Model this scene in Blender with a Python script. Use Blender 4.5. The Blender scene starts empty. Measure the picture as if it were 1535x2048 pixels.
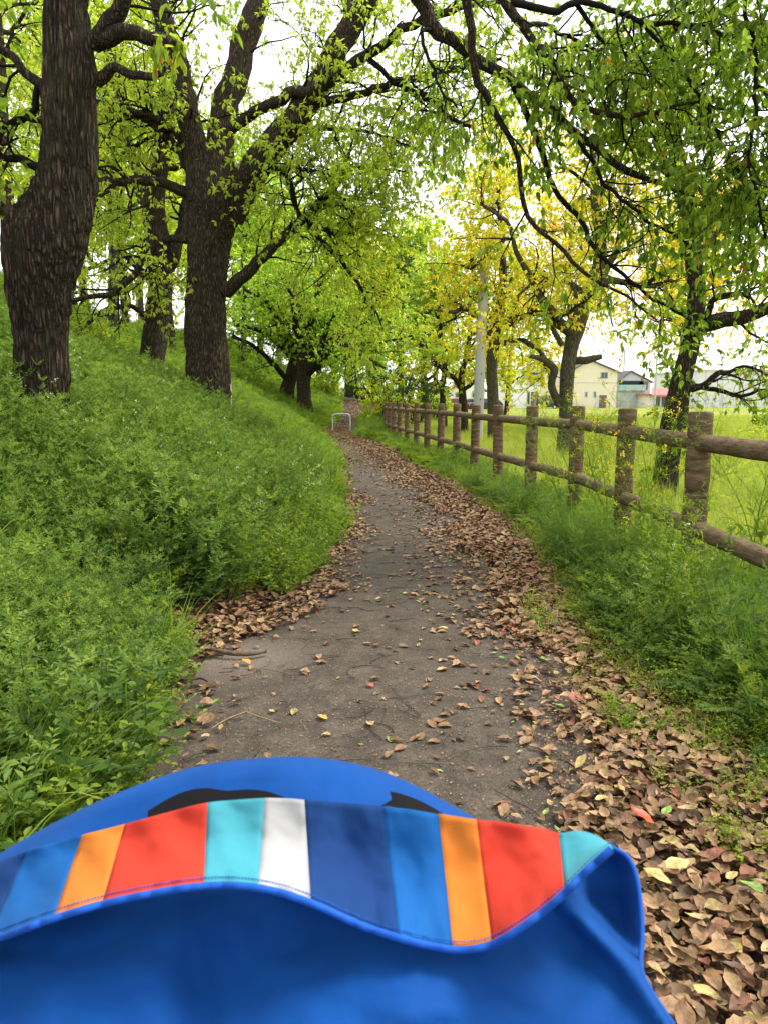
import bpy, math, random
import numpy as np
from mathutils import Vector, Matrix, noise as mnoise

# ------------------------------------------------------------------ camera, sky, sun, exposure
scene = bpy.context.scene
F, CX, CY, CAMH, HORIZON = 1480.0, 767.5, 1024.0, 1.25, 797.0      # photograph pixels, metres
PITCH = math.atan((CY - HORIZON) / F)
cam_data = bpy.data.cameras.new('camera')
cam_data.sensor_fit = 'VERTICAL'
cam_data.sensor_height = 36.0
cam_data.sensor_width = 27.0
cam_data.lens = 36.0 * F / 2048.0
cam_data.clip_start = 0.05
cam_data.clip_end = 3000.0
cam_data.dof.use_dof = True
cam_data.dof.focus_distance = 7.0
cam_data.dof.aperture_fstop = 16.0
camera = bpy.data.objects.new('camera', cam_data)
scene.collection.objects.link(camera)
camera.location = (0, 0, CAMH)
camera.rotation_euler = (math.pi / 2 - PITCH, 0, 0)
scene.camera = camera

SUN_EL, SUN_AZ = math.radians(58), math.radians(70)      # azimuth from +Y towards +X
world = bpy.data.worlds.new('World')
scene.world = world
world.use_nodes = True
wn = world.node_tree
wn.nodes.clear()
w_out = wn.nodes.new('ShaderNodeOutputWorld')
w_bg = wn.nodes.new('ShaderNodeBackground')
w_hs = wn.nodes.new('ShaderNodeHueSaturation')
w_sky = wn.nodes.new('ShaderNodeTexSky')
w_sky.sky_type = 'NISHITA'
w_sky.sun_disc = False
w_sky.sun_elevation = SUN_EL
w_sky.sun_rotation = SUN_AZ
w_sky.air_density = 1.0
w_sky.dust_density = 2.0
w_hs.inputs['Saturation'].default_value = 0.18      # overcast: nearly white
w_bg.inputs['Strength'].default_value = 0.15
wn.links.new(w_sky.outputs[0], w_hs.inputs['Color'])
w_mix = wn.nodes.new('ShaderNodeMixRGB')              # even white cloud over the sky
w_mix.inputs[0].default_value = 0.6
w_mix.inputs[2].default_value = (5.6, 5.7, 5.9, 1)
wn.links.new(w_hs.outputs[0], w_mix.inputs[1])
wn.links.new(w_mix.outputs[0], w_bg.inputs['Color'])
wn.links.new(w_bg.outputs[0], w_out.inputs['Surface'])

sun_data = bpy.data.lights.new('sun', 'SUN')
sun_data.energy = 1.5
sun_data.angle = math.radians(25)
sun_data.color = (1.0, 0.97, 0.92)
sun = bpy.data.objects.new('sun', sun_data)
scene.collection.objects.link(sun)
sd = Vector((math.sin(SUN_AZ) * math.cos(SUN_EL), math.cos(SUN_AZ) * math.cos(SUN_EL), math.sin(SUN_EL)))
sun.rotation_euler = (-sd).to_track_quat('-Z', 'Y').to_euler()

scene.view_settings.view_transform = 'Standard'
scene.view_settings.look = 'None'
scene.view_settings.exposure = 1.45
scene.view_settings.gamma = 1.0
scene.view_settings.use_curve_mapping = False
scene.render.engine = 'CYCLES'
scene.cycles.max_bounces = 7
scene.cycles.diffuse_bounces = 4
scene.cycles.transmission_bounces = 4
scene.cycles.glossy_bounces = 2
scene.cycles.use_denoising = True
scene.cycles.sample_clamp_indirect = 6.0

# ------------------------------------------------------------------ helpers
COL = scene.collection
RNG = np.random.default_rng(7)
cp, sp = math.cos(PITCH), math.sin(PITCH)

def P(px, py, d):
    """world point seen at photograph pixel (px, py), at world distance Y = d"""
    rx, ry = (px - CX) / F, -(py - CY) / F
    y = cp + ry * sp
    k = d / y
    return np.array([rx * k, d, CAMH + (ry * cp - sp) * k])

def depth_of(p):
    return p[1] * cp + (CAMH - p[2]) * sp

def project(p):
    """photograph pixels of world points (N,3)"""
    p = np.asarray(p)
    z = p[..., 1] * cp + (CAMH - p[..., 2]) * sp
    u = p[..., 1] * sp + (p[..., 2] - CAMH) * cp
    return CX + F * p[..., 0] / z, CY - F * u / z

def smooth(a, b, x):
    t = np.clip((np.asarray(x, float) - a) / (b - a), 0, 1)
    return t * t * (3 - 2 * t)

def norm(v):
    v = np.asarray(v, float)
    return v / np.maximum(np.linalg.norm(v, axis=-1, keepdims=True), 1e-9)

class MB:
    """collects vertices and polygons; build() makes one mesh object"""
    def __init__(self):
        self.v, self.f, self.m, self.t, self.n, self.sm = [], [], [], [], 0, []
    def add(self, v, f, mat=0, tint=0.5, smooth_=True):
        v = np.asarray(v, float).reshape(-1, 3)
        f = np.asarray(f, int)
        self.v.append(v)
        self.f.append(f + self.n)
        self.m.append(np.full(len(f), mat))
        self.sm.append(np.full(len(f), smooth_))
        self.t.append(np.broadcast_to(np.asarray(tint, float), (len(v),)))
        self.n += len(v)
        return self
    def box(self, c, s, mat=0, rz=0.0, tint=0.5):
        hx, hy, hz = s[0] / 2, s[1] / 2, s[2] / 2
        v = np.array([[x, y, z] for z in (-hz, hz) for y in (-hy, hy) for x in (-hx, hx)])
        if rz:
            c_, s_ = math.cos(rz), math.sin(rz)
            v = np.stack([v[:, 0] * c_ - v[:, 1] * s_, v[:, 0] * s_ + v[:, 1] * c_, v[:, 2]], 1)
        return self.add(v + np.asarray(c), [[0, 2, 3, 1], [4, 5, 7, 6], [0, 1, 5, 4], [2, 6, 7, 3], [0, 4, 6, 2], [1, 3, 7, 5]], mat, tint, False)
    def mesh(self, name):
        me = bpy.data.meshes.new(name)
        v = np.concatenate(self.v)
        me.vertices.add(len(v))
        me.vertices.foreach_set('co', v.ravel())
        loops = np.concatenate([f.ravel() for f in self.f])
        tot = np.concatenate([np.full(len(f), f.shape[1]) for f in self.f])
        me.loops.add(len(loops))
        me.loops.foreach_set('vertex_index', loops.astype(np.int32))
        me.polygons.add(len(tot))
        me.polygons.foreach_set('loop_start', (np.cumsum(tot) - tot).astype(np.int32))
        me.polygons.foreach_set('loop_total', tot.astype(np.int32))
        me.polygons.foreach_set('material_index', np.concatenate(self.m).astype(np.int32))
        me.polygons.foreach_set('use_smooth', np.concatenate(self.sm).astype(bool))
        a = me.attributes.new('tint', 'FLOAT', 'POINT')
        a.data.foreach_set('value', np.concatenate(self.t).astype(np.float32))
        me.update(calc_edges=True)
        return me
    def build(self, name, mats, parent=None, loc=None):
        me = self.mesh(name)
        for m in (mats if isinstance(mats, (list, tuple)) else [mats]):
            me.materials.append(m)
        return link(name, me, parent, loc)

def link(name, data, parent=None, loc=None):
    o = bpy.data.objects.new(name, data)
    COL.objects.link(o)
    if loc is not None:
        o.location = loc
    if parent is not None:
        o.parent = parent
        # parts are given in world coordinates when the parent is a plain Empty
        if o.get('local') is None:
            o.matrix_parent_inverse = Matrix.Translation(-Vector(parent.location))
    return o

def empty(name, loc, label=None, cat=None, group=None):
    o = bpy.data.objects.new(name, None)
    o.empty_display_size = 0.1
    COL.objects.link(o)
    o.location = [float(c) for c in loc]
    tag(o, label, cat, group)
    return o

def tag(o, label=None, cat=None, group=None, kind=None):
    for k, v in (('label', label), ('category', cat), ('group', group), ('kind', kind)):
        if v:
            o[k] = v
    return o

def spline(pts, n):
    """resample a control polyline (k, c) to n points, Catmull-Rom"""
    p = np.asarray(pts, float)
    if len(p) == 2:
        t = np.linspace(0, 1, n)[:, None]
        return p[0] * (1 - t) + p[1] * t
    q = np.vstack([2 * p[0] - p[1], p, 2 * p[-1] - p[-2]])
    seg = np.linalg.norm(np.diff(p[:, :3], axis=0), axis=1)
    s = np.concatenate([[0], np.cumsum(seg)])
    t = np.linspace(0, s[-1], n)
    i = np.clip(np.searchsorted(s, t, 'right') - 1, 0, len(p) - 2)
    u = ((t - s[i]) / np.maximum(seg[i], 1e-9))[:, None]
    a, b, c, d = q[i], q[i + 1], q[i + 2], q[i + 3]
    return 0.5 * (2 * b + (c - a) * u + (2 * a - 5 * b + 4 * c - d) * u ** 2 + (3 * b - a - 3 * c + d) * u ** 3)

def tubes(pos, rad, k=5):
    """pos (N,S,3), rad (N,S) -> verts, quads of N open tubes"""
    N, S, _ = pos.shape
    tan = norm(np.gradient(pos, axis=1))
    mean = norm(tan.mean(1))
    ref = np.where(np.abs(mean[:, 2:3]) > 0.8, np.array([[1.0, 0.15, 0.0]]), np.array([[0.0, 0.1, 1.0]]))[:, None, :]
    s1 = norm(np.cross(tan, ref))
    s2 = np.cross(tan, s1)
    a = np.arange(k) * 2 * math.pi / k
    v = pos[:, :, None, :] + rad[:, :, None, None] * (np.cos(a)[None, None, :, None] * s1[:, :, None, :] + np.sin(a)[None, None, :, None] * s2[:, :, None, :])
    n, s, j = np.meshgrid(np.arange(N), np.arange(S - 1), np.arange(k), indexing='ij')
    b = n * S * k + s * k
    j2 = (j + 1) % k
    f = np.stack([b + j, b + k + j, b + k + j2, b + j2], -1).reshape(-1, 4)
    return v.reshape(-1, 3), f

def tube1(mb, pts, r, k=8, mat=0, n=None, tint=0.5, cap=True):
    p = np.asarray(pts, float)
    n = n or max(2, len(p) * 4)
    r = np.broadcast_to(np.asarray(r, float), (len(p),))
    q = spline(np.column_stack([p, r]), n)
    v, f = tubes(q[None, :, :3], np.maximum(q[None, :, 3], 1e-4), k)
    mb.add(v, f, mat, tint)
    if cap:
        for e, sgn in ((0, 1), (n - 1, -1)):
            ring = v[e * k:(e + 1) * k]
            c = ring.mean(0)
            idx = np.arange(k)
            fc = np.stack([idx, (idx + 1) % k, np.full(k, k)], 1)[:, ::sgn]
            mb.add(np.vstack([ring, c]), fc, mat, tint, False)
    return mb

def leaf_faces(pos, axis, up, ln, wd, fold=0.25, droop=0.15, fine=False):
    """N leaves: folded rhombs (2 tris) or, fine, six-point leaves (2 quads)"""
    N = len(pos)
    axis = norm(axis)
    side = norm(np.cross(axis, up))
    nrm = np.cross(side, axis)
    ln, wd = np.broadcast_to(ln, (N,))[:, None], np.broadcast_to(wd, (N,))[:, None]
    def pt(t, s, h):
        return pos + axis * ln * t + side * wd * 0.5 * s + nrm * (h * wd) - nrm * ln * droop * t * t
    if fine:
        v = np.stack([pt(0, 0, 0), pt(.28, -.85, fold), pt(.62, -.8, fold), pt(1, 0, 0), pt(.62, .8, fold), pt(.28, .85, fold)], 1)
        f = np.array([[0, 1, 2, 3], [0, 3, 4, 5]])
    else:
        v = np.stack([pt(0, 0, 0), pt(.45, -1, fold), pt(1, 0, 0), pt(.45, 1, fold)], 1)
        f = np.array([[0, 1, 2], [0, 2, 3]])
    k = v.shape[1]
    ff = (np.arange(N)[:, None, None] * k + f[None]).reshape(-1, f.shape[1])
    return v.reshape(-1, 3), ff, k

def add_leaves(mb, pos, axis, up, ln, wd, tint, mat=0, fold=0.25, droop=0.15, fine=False):
    if len(pos) == 0:
        return
    v, f, k = leaf_faces(pos, axis, up, ln, wd, fold, droop, fine)
    mb.add(v, f, mat, np.repeat(np.broadcast_to(tint, (len(pos),)), k), False)

# ------------------------------------------------------------------ materials
MATS = {}
def nodes_mat(name):
    m = bpy.data.materials.new(name)
    m.use_nodes = True
    nt = m.node_tree
    nt.nodes.clear()
    out = nt.nodes.new('ShaderNodeOutputMaterial')
    MATS[name] = m
    return m, nt, out

def N_(nt, kind, **kw):
    n = nt.nodes.new('ShaderNode' + kind)
    for k, v in kw.items():
        if hasattr(n, k) and k not in n.inputs.keys():
            setattr(n, k, v)
        else:
            n.inputs[k].default_value = v
    return n

def ramp(nt, stops, fac=None):
    r = nt.nodes.new('ShaderNodeValToRGB')
    el = r.color_ramp.elements
    while len(el) < len(stops):
        el.new(0.5)
    for e, (p, c) in zip(el, stops):
        e.position = p
        e.color = (c[0], c[1], c[2], 1)
    if fac is not None:
        nt.links.new(fac, r.inputs['Fac'])
    return r

def plain(name, color, rough=0.6, spec=0.3, metal=0.0, bump=0.0, bscale=40.0, vary=0.0, vscale=3.0):
    m, nt, out = nodes_mat(name)
    b = N_(nt, 'BsdfPrincipled', Roughness=rough, Metallic=metal)
    b.inputs['Specular IOR Level'].default_value = spec
    b.inputs['Base Color'].default_value = (*color, 1)
    tc = N_(nt, 'TexCoord')
    if vary:
        n = N_(nt, 'TexNoise', Scale=vscale, Detail=4.0)
        nt.links.new(tc.outputs['Object'], n.inputs['Vector'])
        lo = [c * (1 - vary) for c in color]
        hi = [min(1, c * (1 + vary)) for c in color]
        r = ramp(nt, [(0.3, lo), (0.7, hi)], n.outputs['Fac'])
        nt.links.new(r.outputs[0], b.inputs['Base Color'])
    if bump:
        n = N_(nt, 'TexNoise', Scale=bscale, Detail=5.0)
        nt.links.new(tc.outputs['Object'], n.inputs['Vector'])
        bm = N_(nt, 'Bump', Strength=bump, Distance=0.02)
        nt.links.new(n.outputs['Fac'], bm.inputs['Height'])
        nt.links.new(bm.outputs[0], b.inputs['Normal'])
    nt.links.new(b.outputs[0], out.inputs['Surface'])
    return m

def foliage(name, stops, trans=0.5, rough=0.55, obj_random=0.0, spec=0.25, tmul=1.9):
    """leaf material: colour from each leaf's own tint (and each plant's random), lit through"""
    m, nt, out = nodes_mat(name)
    at = N_(nt, 'Attribute', attribute_name='tint')
    fac = at.outputs['Fac']
    if obj_random:
        oi = N_(nt, 'ObjectInfo')
        mx = N_(nt, 'Math', operation='MULTIPLY_ADD')
        nt.links.new(oi.outputs['Random'], mx.inputs[0])
        mx.inputs[1].default_value = obj_random
        sub = N_(nt, 'Math', operation='SUBTRACT')
        nt.links.new(fac, sub.inputs[0])
        sub.inputs[1].default_value = obj_random / 2
        nt.links.new(sub.outputs[0], mx.inputs[2])
        fac = mx.outputs[0]
    r = ramp(nt, stops, fac)
    b = N_(nt, 'BsdfPrincipled', Roughness=rough)
    b.inputs['Specular IOR Level'].default_value = spec
    nt.links.new(r.outputs[0], b.inputs['Base Color'])
    t = N_(nt, 'BsdfTranslucent')
    g = N_(nt, 'MixRGB', blend_type='MULTIPLY')
    g.inputs[0].default_value = 1.0
    g.inputs[2].default_value = (tmul * .97, tmul, tmul * 0.55, 1)
    nt.links.new(r.outputs[0], g.inputs[1])
    nt.links.new(g.outputs[0], t.inputs['Color'])
    mix = N_(nt, 'MixShader')
    mix.inputs[0].default_value = trans
    nt.links.new(b.outputs[0], mix.inputs[1])
    nt.links.new(t.outputs[0], mix.inputs[2])
    nt.links.new(mix.outputs[0], out.inputs['Surface'])
    return m

def bark(name, dark, light, scale=1.0, bump=0.8, moss=None):
    m, nt, out = nodes_mat(name)
    tc = N_(nt, 'TexCoord')
    mp = N_(nt, 'Mapping')
    mp.inputs['Scale'].default_value = (44 * scale, 44 * scale, 6.2 * scale)
    nt.links.new(tc.outputs['Object'], mp.inputs[0])
    wob = N_(nt, 'TexNoise', Scale=0.6, Detail=3.0)
    nt.links.new(mp.outputs[0], wob.inputs['Vector'])
    wm = N_(nt, 'MixRGB', blend_type='ADD')
    wm.inputs[0].default_value = 1.6
    nt.links.new(mp.outputs[0], wm.inputs[1])
    nt.links.new(wob.outputs['Color'], wm.inputs[2])
    vo = N_(nt, 'TexVoronoi', feature='DISTANCE_TO_EDGE', Scale=1.0)
    nt.links.new(wm.outputs[0], vo.inputs['Vector'])
    n2 = N_(nt, 'TexNoise', Scale=38.0 * scale, Detail=7.0, Roughness=0.75)
    nt.links.new(tc.outputs['Object'], n2.inputs['Vector'])
    h = N_(nt, 'MapRange')
    h.inputs[1].default_value = 0.0
    h.inputs[2].default_value = 0.28
    nt.links.new(vo.outputs['Distance'], h.inputs[0])
    ad = N_(nt, 'Math', operation='MULTIPLY_ADD')
    nt.links.new(n2.outputs['Fac'], ad.inputs[0])
    ad.inputs[1].default_value = 1.0
    nt.links.new(h.outputs[0], ad.inputs[2])
    n3 = N_(nt, 'TexNoise', Scale=0.35, Detail=4.0)
    nt.links.new(mp.outputs[0], n3.inputs['Vector'])
    mid = [(a + b) / 2 for a, b in zip(dark, light)]
    r = ramp(nt, [(0.25, dark), (0.8, mid), (1.35 / 1.5, light)], None)
    sc = N_(nt, 'Math', operation='MULTIPLY')
    sc.inputs[1].default_value = 0.62
    nt.links.new(ad.outputs[0], sc.inputs[0])
    nt.links.new(sc.outputs[0], r.inputs['Fac'])
    colr = r.outputs[0]
    if moss:
        mr = ramp(nt, [(0.5, (0, 0, 0)), (0.68, (0.75, 0.75, 0.75))], n3.outputs['Fac'])
        mm = N_(nt, 'MixRGB')
        nt.links.new(mr.outputs[0], mm.inputs[0])
        nt.links.new(colr, mm.inputs[1])
        mm.inputs[2].default_value = (*moss, 1)
        colr = mm.outputs[0]
    b = N_(nt, 'BsdfPrincipled', Roughness=0.9)
    b.inputs['Specular IOR Level'].default_value = 0.15
    nt.links.new(colr, b.inputs['Base Color'])
    bm = N_(nt, 'Bump', Strength=bump, Distance=0.03)
    nt.links.new(ad.outputs[0], bm.inputs['Height'])
    nt.links.new(bm.outputs[0], b.inputs['Normal'])
    nt.links.new(b.outputs[0], out.inputs['Surface'])
    return m

# ------------------------------------------------------------------ terrain
YK = [-40, 1.0, 3.0, 3.6, 4.3, 5.0, 7.0, 9.0, 12.0, 18.0, 22.0, 25.0, 30.0, 40.0, 55.0, 80.0, 140.0]
LK = [-.75, -.72, -.78, -.86, -.62, -.44, -.40, -.47, -.72, -1.25, -1.9, -2.5, -2.45, -2.3, -3.3, -4.6, -8.0]
RK = [1.3, 1.25, 1.08, 1.03, 1.06, 1.10, 1.18, 1.06, .76, .28, -.35, -.95, -1.1, -1.25, -2.0, -3.3, -6.5]
AK = [.45, .45, .72, .72, .69, .67, .62, .52, .19, -.46, -1.2, -1.9, -1.6, -1.45, -2.1, -3.4, -6.6]   # right edge of the bare asphalt
def Lx(y): return np.interp(y, YK, LK)
def Rx(y): return np.interp(y, YK, RK)
def Ax(y): return np.interp(y, YK, AK)
def z0(y): return 1.1 * smooth(31, 56, y) + 0.8 * smooth(56, 90, y)
def ground_z(x, y):
    x, y = np.asarray(x, float), np.asarray(y, float)
    s = np.maximum(0, Lx(y) - x)
    slope = 0.5 * s * smooth(-0.1, 0.7, s)
    up = np.where(slope < 3.9, slope, 3.9 + 0.35 * (1 - np.exp(-(slope - 3.9) / 0.35)))
    up = up - 0.5 * np.maximum(0, s - 12.5)
    up = np.maximum(up, np.where(s > 12, 0.0, -10))
    t = np.maximum(0, x - Rx(y))
    right = -0.17 * smooth(0.5, 2.4, t)
    base = z0(y) * (1 - smooth(1.5, 9, t))
    bump = (np.sin(x * 2.3 + y * 1.1) * np.sin(y * 1.9 - x * .7) * 0.035 + np.sin(x * .8 - y * .45) * 0.05) * smooth(0.2, 1.5, s + t)
    far = np.clip(1 - np.abs(x) / 60, 0.1, 1)
    return base + up + right + bump * far

# ------------------------------------------------------------------ the materials of the place
GREEN = [(0.0, (.14, .21, .03)), (0.35, (.26, .34, .045)), (0.7, (.36, .42, .06)), (1.0, (.45, .46, .07))]
M_LEAF = foliage('leaf_green', GREEN, trans=0.6)
M_LEAF_NEAR = foliage('leaf_mid_green', [(0.0, (.075, .13, .02)), (0.4, (.155, .235, .028)), (0.75, (.25, .33, .038)), (0.96, (.34, .37, .045)), (1.0, (.32, .15, .03))], trans=0.6)
M_LEAF_FRESH = foliage('leaf_fresh_green', [(0.0, (.11, .20, .022)), (0.5, (.22, .33, .035)), (1.0, (.34, .41, .05))], trans=0.6)
M_LEAF_YELLOW = foliage('leaf_yellow', [(0.0, (.27, .33, .03)), (0.4, (.46, .44, .04)), (0.75, (.54, .41, .05)), (1.0, (.54, .29, .09))], trans=0.62)
M_LEAF_LIME = foliage('leaf_lime', [(0.0, (.20, .28, .015)), (0.5, (.36, .42, .02)), (1.0, (.48, .46, .03))], trans=0.6)
M_LEAF_DARK = foliage('leaf_dark_green', [(0.0, (.025, .065, .012)), (0.6, (.055, .12, .015)), (1.0, (.12, .19, .02))], trans=0.4)
M_WEED = foliage('weed_green', [(0.0, (.035, .08, .016)), (0.4, (.075, .14, .025)), (0.75, (.135, .215, .036)), (1.0, (.23, .30, .055))], trans=0.42, obj_random=0.45)
M_WEED_LIGHT = foliage('weed_light_green', [(0.0, (.10, .17, .015)), (0.5, (.20, .28, .025)), (1.0, (.33, .37, .05))], trans=0.42, obj_random=0.4)
M_GRASS = foliage('grass_blade', [(0.0, (.06, .15, .015)), (0.5, (.13, .25, .02)), (0.85, (.24, .33, .03)), (1.0, (.38, .34, .10))], trans=0.4, obj_random=0.4)
M_LAWN = foliage('lawn_blade', [(0.0, (.16, .22, .03)), (0.5, (.26, .31, .04)), (1.0, (.40, .40, .07))], trans=0.4, obj_random=0.4)
M_DRY = foliage('dry_grass', [(0.0, (.22, .24, .05)), (0.5, (.36, .32, .09)), (1.0, (.46, .36, .14))], trans=0.35, obj_random=0.5)
M_FLOWER = foliage('yellow_petal', [(0.0, (.75, .55, .02)), (1.0, (.85, .70, .04))], trans=0.3)
M_WFLOWER = foliage('white_petal', [(0.0, (.6, .62, .55)), (1.0, (.75, .75, .7))], trans=0.3)
M_BARK = bark('bark_ridged', (.017, .0125, .0085), (.125, .087, .056), 1.0, 1.0, moss=(.052, .052, .024))
M_BARK2 = bark('bark_fine', (.019, .014, .0095), (.135, .095, .062), 1.15, 0.9, moss=(.055, .055, .026))
M_BARK_GREY = bark('bark_grey', (.04, .034, .022), (.21, .18, .12), 1.2, 0.7, moss=(.09, .105, .035))
M_TWIG = plain('twig_bark', (.015, .012, .009), 0.9, 0.1, bump=0.4, bscale=60)
M_TWIG_GREY = plain('twig_bark_grey', (.05, .042, .03), 0.9, 0.1, bump=0.4, bscale=60)
M_SOIL = None

def litter_mat(name, stops, rough=0.62):
    m, nt, out = nodes_mat(name)
    oi = N_(nt, 'ObjectInfo')
    r = ramp(nt, stops, oi.outputs['Random'])
    r.color_ramp.interpolation = 'LINEAR'
    tc = N_(nt, 'TexCoord')
    n = N_(nt, 'TexNoise', Scale=45.0, Detail=5.0, Roughness=0.65)
    nt.links.new(tc.outputs['Object'], n.inputs['Vector'])
    nr = ramp(nt, [(0.3, (.42, .38, .34)), (0.62, (1.34, 1.32, 1.22))], n.outputs['Fac'])
    mx = N_(nt, 'MixRGB', blend_type='MULTIPLY')
    mx.inputs[0].default_value = 1.0
    nt.links.new(r.outputs[0], mx.inputs[1])
    nt.links.new(nr.outputs[0], mx.inputs[2])
    # midrib and side veins, along the leaf's own axes
    sx = N_(nt, 'SeparateXYZ')
    nt.links.new(tc.outputs['Object'], sx.inputs[0])
    ay = N_(nt, 'Math', operation='ABSOLUTE')
    nt.links.new(sx.outputs['Y'], ay.inputs[0])
    sv = N_(nt, 'Math', operation='MULTIPLY_ADD')
    nt.links.new(ay.outputs[0], sv.inputs[0])
    sv.inputs[1].default_value = -0.9
    nt.links.new(sx.outputs['X'], sv.inputs[2])
    fr = N_(nt, 'Math', operation='PINGPONG')
    nt.links.new(sv.outputs[0], fr.inputs[0])
    fr.inputs[1].default_value = 0.0045
    mn = N_(nt, 'Math', operation='MINIMUM')
    nt.links.new(fr.outputs[0], mn.inputs[0])
    hf = N_(nt, 'Math', operation='MULTIPLY')
    nt.links.new(ay.outputs[0], hf.inputs[0])
    hf.inputs[1].default_value = 0.6
    nt.links.new(hf.outputs[0], mn.inputs[1])
    vr = N_(nt, 'MapRange')
    vr.inputs[1].default_value = 0.0002
    vr.inputs[2].default_value = 0.0009
    nt.links.new(mn.outputs[0], vr.inputs[0])
    vc = ramp(nt, [(0.0, (.72, .68, .62)), (1.0, (1, 1, 1))], vr.outputs[0])
    mv = N_(nt, 'MixRGB', blend_type='MULTIPLY')
    mv.inputs[0].default_value = 0.8
    nt.links.new(mx.outputs[0], mv.inputs[1])
    nt.links.new(vc.outputs[0], mv.inputs[2])
    mx = mv
    b = N_(nt, 'BsdfPrincipled', Roughness=rough)
    b.inputs['Specular IOR Level'].default_value = 0.35
    nt.links.new(mx.outputs[0], b.inputs['Base Color'])
    bm = N_(nt, 'Bump', Strength=0.35, Distance=0.004)
    nt.links.new(n.outputs['Fac'], bm.inputs['Height'])
    nt.links.new(bm.outputs[0], b.inputs['Normal'])
    nt.links.new(b.outputs[0], out.inputs['Surface'])
    return m
M_LITTER = litter_mat('fallen_leaf_mixed', [(0.0, (.07, .042, .022)), (0.14, (.13, .078, .037)), (0.3, (.22, .125, .06)), (0.5, (.33, .205, .105)), (0.66, (.27, .155, .075)), (0.76, (.17, .09, .042)), (0.86, (.20, .08, .04)), (0.92, (.12, .07, .045)), (1.0, (.33, .26, .09))])
M_LIT_TAN = litter_mat('fallen_leaf_tan', [(0.0, (.26, .165, .075)), (0.5, (.37, .25, .125)), (1.0, (.32, .205, .095))])
M_LIT_BROWN = litter_mat('fallen_leaf_brown', [(0.0, (.085, .05, .028)), (0.5, (.16, .094, .045)), (1.0, (.21, .13, .058))])
M_LIT_RUST = litter_mat('fallen_leaf_rust', [(0.0, (.20, .075, .038)), (0.5, (.25, .10, .055)), (1.0, (.17, .07, .05))])
M_LIT_RED = litter_mat('fallen_leaf_red', [(0.0, (.55, .07, .03)), (1.0, (.60, .10, .04))], 0.4)
M_LIT_PINK = litter_mat('fallen_leaf_dull_red', [(0.0, (.36, .10, .08)), (1.0, (.40, .12, .09))], 0.5)
M_LIT_YELLOW = litter_mat('fallen_leaf_yellow', [(0.0, (.62, .40, .03)), (1.0, (.66, .44, .05))])
M_LIT_ORANGE = litter_mat('fallen_leaf_orange', [(0.0, (.62, .26, .04)), (1.0, (.66, .30, .06))])
M_LIT_STRAW = litter_mat('fallen_leaf_straw', [(0.0, (.40, .32, .11)), (1.0, (.44, .36, .14))])
M_LIT_GREEN = litter_mat('fallen_leaf_green', [(0.0, (.14, .25, .05)), (1.0, (.22, .32, .08))], 0.45)

# ------------------------------------------------------------------ ground, path
def ground_material():
    m, nt, out = nodes_mat('ground_soil_and_turf')
    at = N_(nt, 'Attribute', attribute_name='tint')
    tc = N_(nt, 'TexCoord')
    n1 = N_(nt, 'TexNoise', Scale=9.0, Detail=8.0, Roughness=0.7)
    n2 = N_(nt, 'TexNoise', Scale=0.35, Detail=4.0)
    n3 = N_(nt, 'TexNoise', Scale=70.0, Detail=4.0)
    for n in (n1, n2, n3):
        nt.links.new(tc.outputs['Object'], n.inputs['Vector'])
    soil = ramp(nt, [(0.3, (.028, .018, .010)), (0.55, (.075, .048, .028)), (0.75, (.14, .095, .06))], n1.outputs['Fac'])
    turf = ramp(nt, [(0.25, (.15, .18, .03)), (0.5, (.25, .29, .04)), (0.75, (.34, .36, .06))], n2.outputs['Fac'])
    t2 = N_(nt, 'MixRGB', blend_type='MULTIPLY')
    t2.inputs[0].default_value = 0.6
    nt.links.new(turf.outputs[0], t2.inputs[1])
    g3 = ramp(nt, [(0.3, (.35, .35, .35)), (0.7, (1.2, 1.2, 1.2))], n3.outputs['Fac'])
    nt.links.new(g3.outputs[0], t2.inputs[2])
    mx = N_(nt, 'MixRGB')
    nt.links.new(at.outputs['Fac'], mx.inputs[0])
    nt.links.new(soil.outputs[0], mx.inputs[1])
    nt.links.new(t2.outputs[0], mx.inputs[2])
    b = N_(nt, 'BsdfPrincipled', Roughness=0.95)
    b.inputs['Specular IOR Level'].default_value = 0.1
    nt.links.new(mx.outputs[0], b.inputs['Base Color'])
    bm = N_(nt, 'Bump', Strength=0.7, Distance=0.03)
    nt.links.new(n1.outputs['Fac'], bm.inputs['Height'])
    nt.links.new(bm.outputs[0], b.inputs['Normal'])
    nt.links.new(b.outputs[0], out.inputs['Surface'])
    return m

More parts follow.
